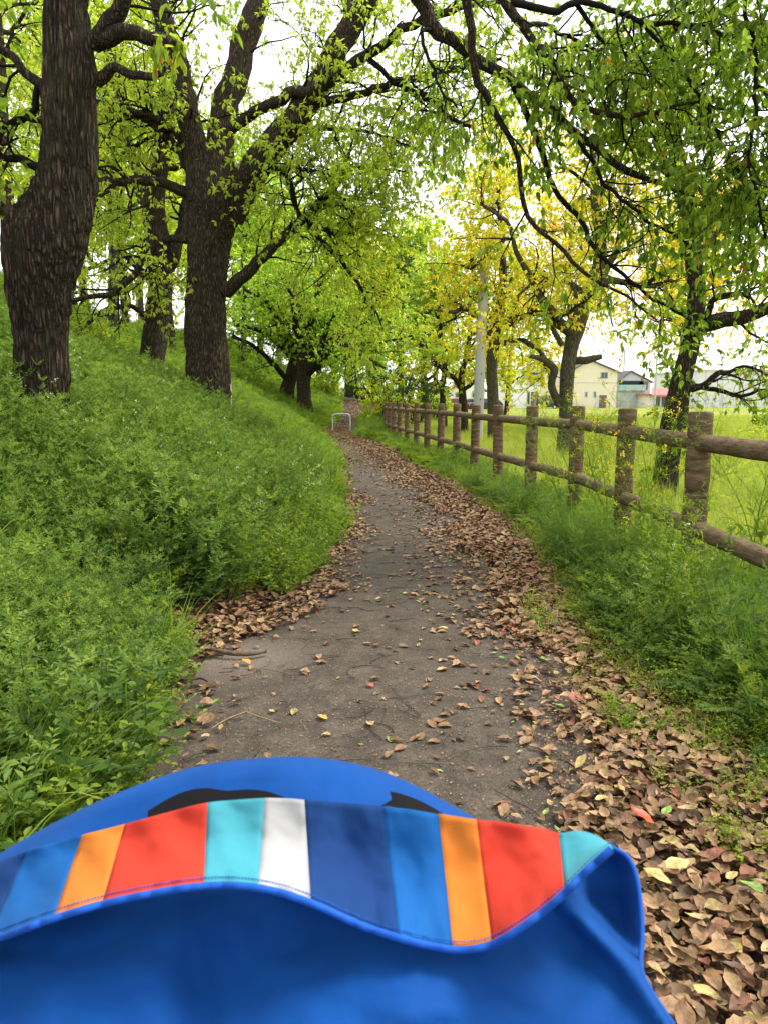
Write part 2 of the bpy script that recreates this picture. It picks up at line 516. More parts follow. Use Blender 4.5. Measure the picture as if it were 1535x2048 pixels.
def asphalt_material():
    m, nt, out = nodes_mat('worn_asphalt')
    tc = N_(nt, 'TexCoord')
    ag = N_(nt, 'TexVoronoi', Scale=130.0)
    fine = N_(nt, 'TexNoise', Scale=240.0, Detail=3.0)
    mid = N_(nt, 'TexNoise', Scale=7.0, Detail=7.0, Roughness=0.65)
    big = N_(nt, 'TexNoise', Scale=0.9, Detail=5.0)
    for n in (ag, fine, mid, big):
        nt.links.new(tc.outputs['Object'], n.inputs['Vector'])
    base = ramp(nt, [(0.3, (.045, .034, .025)), (0.5, (.076, .059, .044)), (0.72, (.12, .094, .070))], mid.outputs['Fac'])
    stones = ramp(nt, [(0.0, (.45, .45, .45)), (0.55, (.95, .95, .93)), (0.9, (1.35, 1.33, 1.3)), (1.0, (2.3, 2.25, 2.1))], ag.outputs['Color'])
    mx = N_(nt, 'MixRGB', blend_type='MULTIPLY')
    mx.inputs[0].default_value = 0.75
    nt.links.new(base.outputs[0], mx.inputs[1])
    nt.links.new(stones.outputs[0], mx.inputs[2])
    dirt = ramp(nt, [(0.50, (0, 0, 0)), (0.66, (.65, .65, .65))], big.outputs['Fac'])
    md = N_(nt, 'MixRGB')
    nt.links.new(dirt.outputs[0], md.inputs[0])
    nt.links.new(mx.outputs[0], md.inputs[1])
    md.inputs[2].default_value = (.085, .066, .049, 1)
    # pale silt washed onto the left shoulder
    mp = N_(nt, 'Mapping')
    mp.inputs['Location'].default_value = (.70 / .34, -3.42 / .30, 0)
    mp.inputs['Scale'].default_value = (1 / .34, 1 / .30, 0)
    nt.links.new(tc.outputs['Object'], mp.inputs[0])
    ln = N_(nt, 'VectorMath', operation='LENGTH')
    nt.links.new(mp.outputs[0], ln.inputs[0])
    wob = N_(nt, 'Math', operation='MULTIPLY_ADD')
    nt.links.new(mid.outputs['Fac'], wob.inputs[0])
    wob.inputs[1].default_value = 1.2
    nt.links.new(ln.outputs['Value'], wob.inputs[2])
    silt = ramp(nt, [(0.0, (.85, .85, .85)), (0.35, (.85, .85, .85)), (1.0, (0, 0, 0))], None)
    sc = N_(nt, 'Math', operation='MULTIPLY')
    sc.inputs[1].default_value = 0.55
    nt.links.new(wob.outputs[0], sc.inputs[0])
    nt.links.new(sc.outputs[0], silt.inputs['Fac'])
    ms = N_(nt, 'MixRGB')
    nt.links.new(silt.outputs[0], ms.inputs[0])
    nt.links.new(md.outputs[0], ms.inputs[1])
    ms.inputs[2].default_value = (.19, .15, .115, 1)
    b = N_(nt, 'BsdfPrincipled', Roughness=0.85)
    b.inputs['Specular IOR Level'].default_value = 0.25
    nt.links.new(ms.outputs[0], b.inputs['Base Color'])
    h = N_(nt, 'Math', operation='MULTIPLY_ADD')
    nt.links.new(ag.outputs['Distance'], h.inputs[0])
    h.inputs[1].default_value = -1.0
    nt.links.new(fine.outputs['Fac'], h.inputs[2])
    bm = N_(nt, 'Bump', Strength=0.55, Distance=0.006)
    nt.links.new(h.outputs[0], bm.inputs['Height'])
    nt.links.new(bm.outputs[0], b.inputs['Normal'])
    nt.links.new(b.outputs[0], out.inputs['Surface'])
    return m

def build_ground():
    xs = np.unique(np.concatenate([np.linspace(-6, 6, 121), -6 - np.geomspace(.1, 500, 70), 6 + np.geomspace(.1, 600, 70)]))
    ys = np.unique(np.concatenate([np.linspace(-2, 30, 161), 30 + np.geomspace(.2, 900, 90), -2 - np.geomspace(.2, 60, 20)]))
    X, Y = np.meshgrid(xs, ys)
    Z = ground_z(X, Y)
    inside = (X > Lx(Y) + .02) & (X < Rx(Y) - .02)
    Z = np.where(inside, Z - 0.012, Z)
    t = np.maximum(0, X - Rx(Y))
    s = np.maximum(0, Lx(Y) - X)
    zone = np.maximum(smooth(1.0, 2.2, t), 0.85 * smooth(.8, 6, s) * smooth(2, 14, Y))
    v = np.stack([X, Y, Z], -1).reshape(-1, 3)
    ny, nx = X.shape
    i, j = np.meshgrid(np.arange(ny - 1), np.arange(nx - 1), indexing='ij')
    a = (i * nx + j).ravel()
    f = np.stack([a, a + 1, a + nx + 1, a + nx], 1)
    o = MB().add(v, f, 0, zone.ravel()).build('ground', ground_material())
    tag(o, kind='structure')
    ys = np.concatenate([np.arange(-3, 34, .12), np.arange(34, 130, 1.5)])
    us = np.linspace(0, 1, 13)
    rows = []
    for y in ys:
        l = Lx(y) - .04 + .05 * math.sin(y * 2.1) + .03 * math.sin(y * 5.3)
        r = min(Ax(y) + .14 + .04 * math.sin(y * 1.7 + 1), Rx(y) - .1)
        if y > 27:
            l, r = Lx(y), Rx(y)
        x = l + (r - l) * us
        z = z0(y) + .012 + .012 * (1 - (2 * us - 1) ** 2)
        rows.append(np.stack([x, np.full_like(x, y), z], 1))
    v = np.concatenate(rows)
    k = len(us)
    i, j = np.meshgrid(np.arange(len(ys) - 1), np.arange(k - 1), indexing='ij')
    a = (i * k + j).ravel()
    o = MB().add(v, np.stack([a, a + 1, a + k + 1, a + k], 1)).build('path', asphalt_material())
    tag(o, kind='structure')
build_ground()

# ------------------------------------------------------------------ trees
def resample(pts, n):
    return spline(np.asarray(pts, float), n)

def traced(rows, n=24):
    """rows of (px, py, Y, radius in photograph pixels) -> (n,4) world polyline with radius in metres"""
    out = []
    for px, py, d, rp in rows:
        p = P(px, py, d)
        out.append([*p, rp * depth_of(p) / F])
    return resample(out, n)

def children(par, n, t0, t1, length, rng, fwd=.5, out=.9, up=.1, droop=.04, wob=.25, S=7, rfac=.6, rmax=1.0, tip=.25, shrink=.4):
    """par (N,S,4) -> children (N*n, S, 4)"""
    Np, Sp, _ = par.shape
    t = rng.uniform(t0, t1, (Np, n))
    x = t * (Sp - 1)
    i = np.clip(x.astype(int), 0, Sp - 2)
    u = (x - i)[..., None]
    rows = np.arange(Np)[:, None]
    a, b = par[rows, i], par[rows, i + 1]
    st = (a * (1 - u) + b * u).reshape(-1, 4)
    tan = norm((b - a)[..., :3]).reshape(-1, 3)
    r = rng.normal(size=tan.shape)
    perp = norm(r - (r * tan).sum(1, keepdims=True) * tan)
    d = norm(tan * fwd + perp * out + np.array([0, 0, up]))
    M = len(d)
    L = length * rng.uniform(.55, 1.25, M) * (1 - shrink * t.ravel())
    step = (L / (S - 1))[:, None]
    pos = np.zeros((M, S, 4))
    p = st[:, :3].copy()
    r0 = np.minimum(st[:, 3] * rfac, rmax)
    for s in range(S):
        pos[:, s, :3] = p
        pos[:, s, 3] = r0 * (1 - (1 - tip) * s / (S - 1))
        d = norm(d + rng.normal(size=d.shape) * wob + np.array([0, 0, -droop]))
        p = p + d * step
    return pos

def leaf_clusters(mb, tw, rng, nodes, per, ln, wd, tint0, tint1, droop=.5, fine=False, mat=0, spread=.6):
    """tufts of leaves along each twig's outer half"""
    Np, S, _ = tw.shape
    sel = np.linspace(max(1, S * .35), S - 1, nodes)
    cs, ds = [], []
    for x in sel:
        i = min(int(x), S - 2)
        u = x - i
        cs.append(tw[:, i, :3] * (1 - u) + tw[:, i + 1, :3] * u)
        ds.append(norm(tw[:, i + 1, :3] - tw[:, i, :3]))
    c, d = np.concatenate(cs), np.concatenate(ds)
    c = np.repeat(c, per, 0)
    d = np.repeat(d, per, 0)
    n = len(c)
    ax = norm(d * .5 + rng.normal(size=(n, 3)) * spread + np.array([0, 0, -droop]))
    up = norm(rng.normal(size=(n, 3)) * .45 + np.array([0, 0, 1.0]))
    tb = np.repeat(rng.uniform(tint0, tint1, n // per + 1), per)[:n]          # tufts differ, leaves vary within
    tint = np.clip(tb + rng.normal(size=n) * .12, 0, 1)
    size = rng.uniform(.6, 1.2, n)
    add_leaves(mb, c + d * rng.uniform(-.3, .3, (n, 1)) * ln, ax, up, ln * size, wd * size, tint, mat, fine=fine)

def hero_trunk(rows, d, mb, rough=.02, k=72, n=260, lean=0.0, seed=0, zscale=.22):
    """trunk from outline rows (py, left px, right px); ridged bark in the mesh itself"""
    pl = []
    for i, (py, l, r) in enumerate(rows):
        p = P((l + r) / 2, py, d + lean * i)
        pl.append([*p, (r - l) / 2 * depth_of(p) / F * math.cos(math.atan2(abs(p[0]), p[1]))])
    q = resample(pl, n)
    tan = norm(np.gradient(q[:, :3], axis=0))
    s1 = norm(np.cross(tan, np.array([0, 1.0, 0.05])))
    s2 = np.cross(tan, s1)
    a = np.arange(k) * 2 * math.pi / k
    dirs = np.cos(a)[None, :, None] * s1[:, None, :] + np.sin(a)[None, :, None] * s2[:, None, :]
    v = q[:, None, :3] + q[:, None, 3:4] * dirs
    disp = np.zeros((n, k))
    fr = 1.0 / (rough * 1.7)
    for i in range(n):
        for j in range(k):
            w = v[i, j]
            b = mnoise.noise(Vector((w[0] * 3, w[1] * 3, w[2] * 1.5 + seed)))
            r1 = 1 - abs(mnoise.noise(Vector((w[0] * fr + b, w[1] * fr, w[2] * fr * zscale + b * 1.5)))) * 2.4
            disp[i, j] = -rough * max(-.6, r1) + b * rough * 2.0
    v = v + disp[..., None] * dirs
    i, j = np.meshgrid(np.arange(n - 1), np.arange(k), indexing='ij')
    b = i * k
    f = np.stack([b + j, b + (j + 1) % k, b + k + (j + 1) % k, b + k + j], -1).reshape(-1, 4)
    mb.add(v.reshape(-1, 3), f)
    return q

def limb_obj(root, poly, mat, k=12, rough=.0):
    q = poly.copy()
    if rough:
        q[:, :3] += np.array([[mnoise.noise(Vector((a * 4, b * 4, c * 4 + o))) + .5 * mnoise.noise(Vector((a * 11, b * 11, c * 11 + o))) for o in (0, 7, 13)] for a, b, c in q[:, :3]]) * rough * smooth(0, .15, np.linspace(0, 1, len(q)))[:, None]
    v, f = tubes(q[None, :, :3], q[None, :, 3], k)
    mb = MB().add(v, f)
    ring = v[-k:]
    idx = np.arange(k)
    mb.add(np.vstack([ring, ring.mean(0)]), np.stack([idx, (idx + 1) % k, np.full(k, k)], 1))
    return mb.build('limb', mat, root)

def stack(limbs, S=20):
    return np.stack([resample(l, S) for l in limbs])

def twig_part(root, levels, mat, ks=(6, 4, 3)):
    mb = MB()
    for lv, k in zip(levels, ks):
        if len(lv):
            v, f = tubes(lv[..., :3], np.maximum(lv[..., 3], .0012), k)
            mb.add(v, f)
    o = mb.build('twigs', mat, root)
    o['kind'] = 'stuff'
    return o

def crown_part(root, mb, mat):
    o = mb.build('crown', mat, root)
    o['kind'] = 'stuff'
    return o

# ---- tree with the swollen, kinked trunk (left foreground) and the limb that arches over the path
def tree_kinked():
    rng = np.random.default_rng(11)
    base = P(85, 850, 5.0)
    base[2] = float(ground_z(base[0], 5.0))
    root = empty('tree', base, 'big tree with kinked swollen trunk, nearest on the left slope, limb arching over the path', 'tree')
    rows = [(1010, 10, 172), (920, 20, 152), (860, 24, 144), (800, 26, 140), (740, 26, 138), (690, 24, 137), (645, 19, 141), (600, 12, 149), (555, 6, 158), (515, 3, 168),
            (485, 6, 177), (455, 24, 185), (425, 46, 190), (390, 64, 194), (350, 79, 197), (300, 85, 198), (240, 89, 197), (190, 91, 198), (150, 91, 200), (105, 90, 195),
            (60, 90, 188), (0, 91, 182), (-120, 95, 176), (-300, 100, 172), (-520, 112, 168), (-800, 130, 165)]
    mb = MB()
    q = hero_trunk(rows, 5.0, mb, rough=.015, k=180, n=460, seed=3, zscale=.13)
    tr = mb.build('trunk', M_BARK, root)
    # bulging knot scar on the swelling
    c = P(68, 478, 4.83)
    kb = MB()
    th = np.linspace(0, 2 * math.pi, 19)[:-1]
    prof = [(.060, .03), (.050, -.006), (.036, -.016), (.024, -.004), (.012, .02), (.002, .03)]
    vs = np.array([[c[0] + r_ * .75 * math.cos(t), c[1] + o_, c[2] + r_ * 1.15 * math.sin(t)] for r_, o_ in prof for t in th])
    n_ = len(th)
    fs = [[i * n_ + j, i * n_ + (j + 1) % n_, (i + 1) * n_ + (j + 1) % n_, (i + 1) * n_ + j] for i in range(len(prof) - 1) for j in range(n_)]
    kb.add(vs, fs).build('knot', M_BARK, tr)
    stubs = [
        [(186, 92, 5, 17), (215, 50, 4.95, 18), (242, 5, 4.9, 16), (275, -70, 4.8, 13), (335, -200, 4.6, 8)],
        [(198, 84, 5, 17), (250, 67, 4.9, 15), (300, 74, 4.85, 13), (345, 93, 4.8, 11)],
        [(194, 162, 5, 14), (230, 138, 4.95, 9), (275, 150, 4.9, 8.5), (322, 146, 4.85, 6)],
        [(95, 170, 5, 12), (55, 150, 5, 9), (20, 118, 5, 8), (-60, 80, 5, 6)],
        [(78, 172, 5.02, 7), (58, 215, 5.05, 6.5), (36, 242, 5.1, 5), (0, 262, 5.1, 4), (-50, 300, 5.1, 2)],
        [(85, 335, 5, 9), (40, 320, 5, 8), (-30, 300, 5, 5)],
        [(90, 245, 5, 5), (45, 236, 5.0, 4), (10, 262, 4.95, 4), (5, 290, 4.95, 3), (40, 280, 4.95, 2)],
    ]
    over = [
        [(150, -420, 5.0, 36), (330, -330, 5.3, 30), (560, -190, 5.7, 24), (760, -60, 6.0, 18), (840, 5, 6.1, 15), (872, 58, 6.1, 14), (950, 112, 6.1, 12), (1035, 180, 6.1, 10), (1110, 230, 6.1, 8.5),
         (1180, 290, 6.1, 7.5), (1260, 345, 6.1, 6), (1350, 385, 6.1, 4.5), (1450, 425, 6.2, 3)],
        [(420, -280, 5.45, 18), (700, -150, 5.4, 15), (900, -60, 5.4, 12), (938, 40, 5.5, 9), (950, 140, 5.6, 8), (982, 215, 5.7, 7), (1008, 265, 5.8, 5.5), (1038, 330, 5.9, 5), (1048, 405, 6.0, 5), (1068, 448, 6.0, 4.5),
         (1120, 497, 6.0, 4), (1180, 552, 6.0, 3.5), (1250, 590, 6.0, 2.5), (1310, 640, 6.0, 1.8)],
        [(760, -60, 6.0, 14), (930, -70, 5.9, 12), (1010, 0, 5.8, 10), (1050, 60, 5.8, 9), (1095, 122, 5.8, 8), (1130, 175, 5.8, 7), (1180, 215, 5.8, 6), (1240, 232, 5.8, 5), (1300, 222, 5.8, 4), (1380, 214, 5.8, 3), (1465, 216, 5.8, 2)],
        [(1025, 172, 6.1, 6), (1058, 238, 6.2, 6), (1078, 295, 6.3, 6), (1098, 352, 6.3, 5.5), (1150, 428, 6.3, 5), (1185, 492, 6.3, 4.5), (1225, 535, 6.3, 4), (1300, 590, 6.3, 3), (1375, 640, 6.3, 2.5), (1400, 665, 6.3, 1.6)],
        [(1108, 212, 6.1, 5.5), (1142, 258, 6.0, 5), (1182, 318, 6.0, 4.5), (1215, 372, 6.0, 4), (1290, 432, 6.0, 3), (1375, 490, 6.0, 2)],
        [(1010, 0, 5.8, 8), (1090, 20, 5.8, 7), (1180, 10, 5.8, 6), (1280, 40, 5.8, 5), (1400, 60, 5.8, 4), (1540, 110, 5.8, 3)],
        [(930, -70, 5.9, 10), (1100, -140, 5.7, 9), (1300, -130, 5.6, 7), (1480, -60, 5.5, 5), (1600, 60, 5.4, 3)],
        [(1280, 40, 5.8, 4), (1350, 130, 5.8, 4), (1410, 220, 5.8, 3.5), (1470, 330, 5.8, 3), (1540, 420, 5.8, 2)],
        [(870, 60, 6.1, 5), (845, 60, 6.0, 4), (842, 90, 6.0, 3.5), (868, 140, 6.0, 3), (880, 180, 6, 2.5), (908, 215, 6, 2)],
        [(1480, -60, 5.5, 4), (1510, 150, 5.5, 4), (1500, 330, 5.5, 3), (1530, 480, 5.5, 2)],
        [(1150, 5, 5.8, 5), (1190, 70, 6.0, 4), (1250, 110, 6.2, 3.5), (1330, 150, 6.4, 3), (1420, 170, 6.5, 2)],
        [(1050, 50, 5.8, 5), (1110, 60, 6.2, 4), (1190, 110, 6.4, 3), (1260, 170, 6.5, 2)],
    ]
    top = [[(140, -520, 5, 20), (60, -700, 4.6, 14), (-80, -900, 4.2, 6)], [(145, -560, 5, 20), (300, -760, 4.6, 14), (420, -950, 4.0, 6)], [(148, -700, 5, 16), (120, -1000, 5.6, 10), (180, -1300, 6.2, 4)]]
    S1 = [traced(r, 26) for r in stubs]
    S2 = [traced(r, 48) for r in over]
    S3 = [traced(r, 20) for r in top]
    for l in S1 + S2 + S3:
        limb_obj(root, l, M_TWIG if l[:, 3].max() < .03 else M_BARK2, 10, .035)
    A = stack([S1[i] for i in (0, 3, 4, 5)] + S3)
    a1 = children(A, 6, .3, 1, .7, rng, up=.1, rfac=.45, rmax=.012)
    a2 = children(a1, 5, .25, 1, .4, rng, droop=.1, rfac=.6, rmax=.005, S=6)
    O = stack(S2, 40)
    o1 = children(O, 13, .38, 1, .75, rng, fwd=.6, out=.8, up=-.05, droop=.06, wob=.22, rfac=.5, rmax=.009, S=8, shrink=.25)
    o2 = children(o1, 5, .2, 1, .42, rng, fwd=.6, out=.8, droop=.1, wob=.25, rfac=.6, rmax=.004, S=6)
    # the three topmost limbs carry the thick leafage of the upper right
    D = stack([S2[i] for i in (5, 6, 7, 9, 2, 10, 11)], 40)
    d1 = children(D, 19, .38, 1, .85, rng, fwd=.5, out=.8, up=.0, droop=.07, rfac=.5, rmax=.009, S=8, shrink=.2)
    d2 = children(d1, 6, .15, 1, .42, rng, droop=.12, rfac=.6, rmax=.004, S=6)
    twig_part(root, [a1, a2, o1, o2, d1, d2], M_TWIG, (4, 3, 4, 3, 4, 3))
    cr = MB()
    leaf_clusters(cr, a2, rng, 2, 3, .085, .042, .3, .85, fine=True)
    leaf_clusters(cr, o2[rng.random(len(o2)) < .7], rng, 3, 3, .068, .033, .05, .8, droop=.7, fine=True)
    leaf_clusters(cr, d2, rng, 3, 4, .068, .033, .05, .85, droop=.75, fine=True)
    # a tuft of yellowing leaves at the sawn stub
    tp = children(stack([S1[1]]), 8, .75, 1, .25, rng, droop=.25, rfac=.3, rmax=.004)
    leaf_clusters(cr, tp, rng, 3, 3, .08, .038, .6, .92, droop=.8, fine=True)
    crown_part(root, cr, M_LEAF_NEAR)
tree_kinked()

# ---- the forked tree in mid-left
def tree_forked():
    rng = np.random.default_rng(5)
    base = P(418, 812, 11.4)
    base[2] = float(ground_z(base[0], 11.4))
    root = empty('tree', base, 'large straight trunked tree forking into three heavy limbs, left of the path', 'tree')
    rows = [(880, 362, 474), (840, 368, 468), (800, 371, 463), (740, 371, 459), (680, 371, 456), (620, 372, 455), (560, 374, 457), (500, 376, 461), (455, 376, 470), (420, 374, 484), (385, 376, 490), (350, 385, 480), (310, 400, 465)]
    mb = MB()
    hero_trunk(rows, 11.4, mb, rough=.020, k=130, n=240, seed=9, zscale=.14)
    mb.build('trunk', M_BARK2, root)
    R = [
        [(408, 400, 11.3, 34), (394, 300, 11.2, 26), (374, 205, 11.1, 23), (352, 115, 11.0, 21), (326, 30, 10.9, 19), (300, -90, 10.8, 14), (270, -300, 10.6, 8)],
        [(440, 400, 11.5, 34), (440, 310, 11.6, 29), (452, 215, 11.8, 27), (480, 120, 12, 25), (512, 20, 12.2, 23), (545, -110, 12.4, 16), (590, -330, 12.6, 8)],
        [(462, 440, 11.4, 26), (500, 348, 11.3, 31), (550, 285, 11.2, 30), (612, 212, 11.1, 27), (655, 140, 11.0, 25), (700, 55, 10.9, 24), (745, -25, 10.8, 20), (820, -170, 10.6, 12), (900, -300, 10.4, 6)],
        [(462, 258, 11.7, 11), (512, 224, 11.4, 11), (570, 194, 11, 11), (640, 172, 10.6, 11), (720, 118, 10.2, 10), (800, 62, 9.8, 9), (880, 28, 9.4, 8), (990, 4, 9, 5), (1100, -10, 8.6, 3)],
        [(628, 205, 11, 10), (685, 198, 10.8, 8), (780, 165, 10.5, 7), (860, 146, 10.2, 6), (925, 134, 10, 5), (1000, 118, 9.8, 3)],
        [(732, 114, 10.2, 6), (790, 164, 10.2, 5), (850, 196, 10.2, 5), (905, 235, 10.2, 4), (950, 260, 10.2, 3)],
        [(452, 584, 11.3, 15), (500, 541, 11.1, 12), (545, 494, 11, 10.5), (592, 450, 10.9, 9.5), (640, 405, 10.8, 8), (668, 372, 10.7, 6), (690, 330, 10.6, 4), (702, 280, 10.5, 2)],
        [(600, 444, 10.9, 5), (588, 392, 10.9, 5), (566, 345, 10.9, 4), (545, 322, 10.9, 3)],
        [(630, 416, 10.8, 5), (672, 408, 10.7, 4), (715, 402, 10.6, 3), (760, 380, 10.5, 2)],
        [(605, 440, 10.9, 5), (640, 480, 10.8, 5), (685, 525, 10.7, 4), (725, 580, 10.6, 3), (750, 630, 10.5, 2), (768, 662, 10.5, 1.2)],
        [(610, 438, 10.9, 4), (645, 456, 10.8, 4), (690, 468, 10.8, 3.5), (706, 432, 10.8, 2.5)],
        [(384, 480, 11.3, 9), (332, 477, 11.2, 7), (300, 503, 11.1, 7), (266, 555, 11, 6.5), (212, 588, 10.9, 5.5), (145, 600, 10.8, 4)],
        [(384, 390, 11.4, 12), (330, 369, 11.2, 9.5), (270, 360, 11, 9), (195, 366, 10.9, 7), (120, 360, 10.8, 4)],
        [(392, 352, 11.4, 13), (350, 290, 11.3, 10), (300, 245, 11.1, 8.5), (250, 222, 11, 7), (190, 205, 10.8, 5), (120, 170, 10.6, 3)],
        [(388, 330, 11.4, 9), (355, 270, 11.2, 7), (290, 228, 11.0, 6), (210, 215, 10.8, 4)],
        [(560, 275, 11.2, 7), (610, 262, 11.0, 6), (690, 258, 10.7, 4), (770, 272, 10.5, 2.5), (830, 300, 10.4, 1.5)],
        [(500, 350, 11.3, 7), (560, 340, 11.0, 5), (640, 345, 10.8, 4), (720, 335, 10.5, 3), (820, 345, 10.3, 1.5)],
        [(700, 55, 10.9, 9), (680, -60, 11.4, 8), (640, -180, 12, 5)],
    ]
    L = [traced(r, 30) for r in R]
    for l in L:
        limb_obj(root, l, M_BARK2 if l[:, 3].max() > .06 else M_TWIG, 10, .05)
    A = stack(L, 30)
    a1 = children(A, 18, .2, 1, 1.3, rng, fwd=.6, out=.8, up=.05, droop=.03, wob=.28, rfac=.42, rmax=.02, S=8, shrink=.3)
    a2 = children(a1, 6, .2, 1, .65, rng, droop=.05, wob=.28, rfac=.55, rmax=.007, S=6)
    a3 = children(a2[rng.random(len(a2)) < .5], 2, .3, 1, .35, rng, droop=.1, rfac=.6, rmax=.004, S=5)
    twig_part(root, [a1, a2, a3], M_TWIG, (4, 3, 3))
    cr = MB()
    leaf_clusters(cr, a2, rng, 3, 5, .074, .034, .25, .95, droop=.55)
    leaf_clusters(cr, a3, rng, 2, 5, .074, .034, .25, .95, droop=.6)
    crown_part(root, cr, M_LEAF)
tree_forked()

# ---- the other trees: a trunk (traced or straight), limbs traced or grown
def grown_tree(label, trunk, limbs, leaf_mat, seed, n_limb=6, limb_len=3.0, bark_mat=None, twig_mat=None, group=None, lv=(7, 4), len1=1.2, len2=.6,
               leaf=(.10, .05), per=(3, 3), tint=(.1, .9), droop=.35, up=.35, limb_t=(.45, 1), fine_bark=0.0, k=16, keep=1.0, fwd=.5, kind_name='tree', lr=.5, bare=(), ivy=0):
    rng = np.random.default_rng(seed)
    bark_mat = bark_mat or M_BARK2
    twig_mat = twig_mat or M_TWIG
    q = resample(trunk, 40)
    x, y = q[0, 0], q[0, 1]
    root = empty(kind_name, (x, y, float(ground_z(x, y))), label, kind_name.replace('_', ' ').split()[-1], group)
    q[0, 2] = min(q[0, 2], float(ground_z(x, y)) - .1)
    v, f = tubes(q[None, :, :3], q[None, :, 3], k)
    r_ = np.repeat(q[:, 3], k)[:, None]
    c_ = np.repeat(q[:, :3], k, 0)
    nz = np.array([mnoise.noise(Vector((a * 2.5, b * 2.5, c * 1.2 + seed))) + .6 * mnoise.noise(Vector((a * 9, b * 9, c * 3 + seed))) for a, b, c in v])[:, None]
    v = v + norm(v - c_) * r_ * .16 * nz
    MB().add(v, f).build('trunk', bark_mat, root)
    L = [resample(l, 20) for l in limbs]
    if n_limb:
        g = children(q[None], n_limb, *limb_t, limb_len, rng, fwd=fwd, out=.9, up=up, droop=-.02, wob=.2, S=20, rfac=lr, rmax=q[0, 3] * .5, tip=.15, shrink=.45)
        L += list(g)
    for l in L:
        limb_obj(root, l, bark_mat if l[:, 3].max() > .05 else twig_mat, 7, .04)
    A = stack([l for i, l in enumerate(L) if i not in bare] + [q[20:]], 20)
    a1 = children(A, lv[0], .25, 1, len1, rng, fwd=.6, out=.8, up=.08, droop=.02, wob=.26, rfac=.45, rmax=.025, S=7, shrink=.3)
    a2 = children(a1, lv[1], .2, 1, len2, rng, droop=.05, wob=.28, rfac=.55, rmax=.008, S=5)
    twig_part(root, [a1, a2], twig_mat, (4, 3))
    cr = MB()
    s = a2[rng.random(len(a2)) < keep]
    if ivy:
        iv = MB()
        w = children(q[None], ivy, .08, .62, .22, rng, fwd=.3, out=1, up=-.1, droop=.12, S=6, rfac=.9, rmax=q[0, 3] * .95, tip=.02, shrink=0)
        c0 = w[:, 0, :3] + norm(w[:, 1, :3] - w[:, 0, :3]) * w[:, :1, 3]
        w[:, :, :3] += (c0 - w[:, 0, :3])[:, None, :]
        leaf_clusters(iv, w, rng, 3, 4, .075, .05, .2, .8, droop=.7, fine=True)
        iv.build('ivy', M_LEAF_NEAR, root)['kind'] = 'stuff'
    leaf_clusters(cr, s, rng, per[0], per[1], leaf[0], leaf[1], tint[0], tint[1], droop=droop)
    crown_part(root, cr, leaf_mat)
    return root

def trunk_px(rows):
    return [[*P(px, py, d), w / 2 * d / F] for px, py, d, w in rows]

def straight(px, d, h, r, lean=(0, 0), z=None):
    p = P(px, HORIZON, d)
    x = p[0]
    g = float(ground_z(x, d))
    return [[x, d, g - .15, r * 1.25], [x + lean[0] * .15, d, g + h * .12, r], [x + lean[0] * .5, d + lean[1] * .5, g + h * .5, r * .8], [x + lean[0], d + lean[1], g + h, r * .35]]

# left, third trunk behind the forked tree
grown_tree('leaning dark trunked tree between the kinked tree and the forked tree',
           trunk_px([(298, 800, 12.8, 56), (301, 745, 12.8, 52), (308, 690, 12.8, 48), (316, 630, 12.8, 46), (322, 570, 12.8, 46), (320, 500, 12.8, 48), (308, 430, 12.8, 44), (312, 360, 12.8, 40), (330, 280, 12.8, 34), (335, 180, 12.8, 28), (320, 60, 12.8, 20), (310, -150, 12.8, 8)]),
           [traced([(325, 540, 12.8, 14), (345, 520, 12.8, 15), (360, 470, 12.8, 12), (372, 400, 12.9, 9), (400, 300, 13, 5)], 20),
            traced([(305, 440, 12.8, 14), (285, 380, 12.8, 12), (262, 300, 12.9, 10), (235, 200, 13, 7), (220, 80, 13.2, 4)], 20),
            traced([(300, 560, 12.8, 8), (262, 520, 12.6, 6), (215, 470, 12.4, 5), (170, 440, 12.2, 3)], 20),
            traced([(312, 640, 12.8, 7), (260, 610, 12.5, 5), (215, 620, 12.2, 4), (170, 650, 12, 3)], 20)],
           M_LEAF_LIME, 21, n_limb=5, limb_len=2.4, lv=(9, 4), len1=1.0, len2=.55, leaf=(.085, .04), per=(3, 4), tint=(.1, .75), droop=.6, bark_mat=M_BARK2, keep=.95)

# the pair of old cherry trees beside the far end of the path
CH = 'old cherries at the bend'
grown_tree('dark stout cherry tree leaning left, behind its twin near the hoop barrier',
           trunk_px([(572, 812, 34, 34), (576, 775, 34, 28), (586, 745, 34, 28), (594, 715, 34, 27), (590, 680, 34, 22)]),
           [traced([(592, 715, 34, 10), (572, 680, 33.5, 9), (555, 640, 33, 7), (530, 600, 32.5, 5), (490, 580, 32, 3)], 20),
            traced([(590, 720, 34, 8), (560, 690, 33, 6), (520, 660, 32, 5), (470, 650, 31, 3)], 20),
            traced([(594, 700, 34, 10), (600, 640, 34, 8), (590, 570, 34, 6), (600, 500, 34, 4)], 20),
            traced([(575, 760, 34, 6), (545, 725, 33, 5), (505, 690, 32, 4), (465, 672, 31, 3)], 20)],
           M_LEAF_FRESH, 31, n_limb=6, limb_len=5, lv=(10, 7), len1=2.2, len2=1.1, leaf=(.16, .09), per=(3, 4), tint=(.1, .9), up=.1, group=CH, bark_mat=M_BARK, droop=.2)
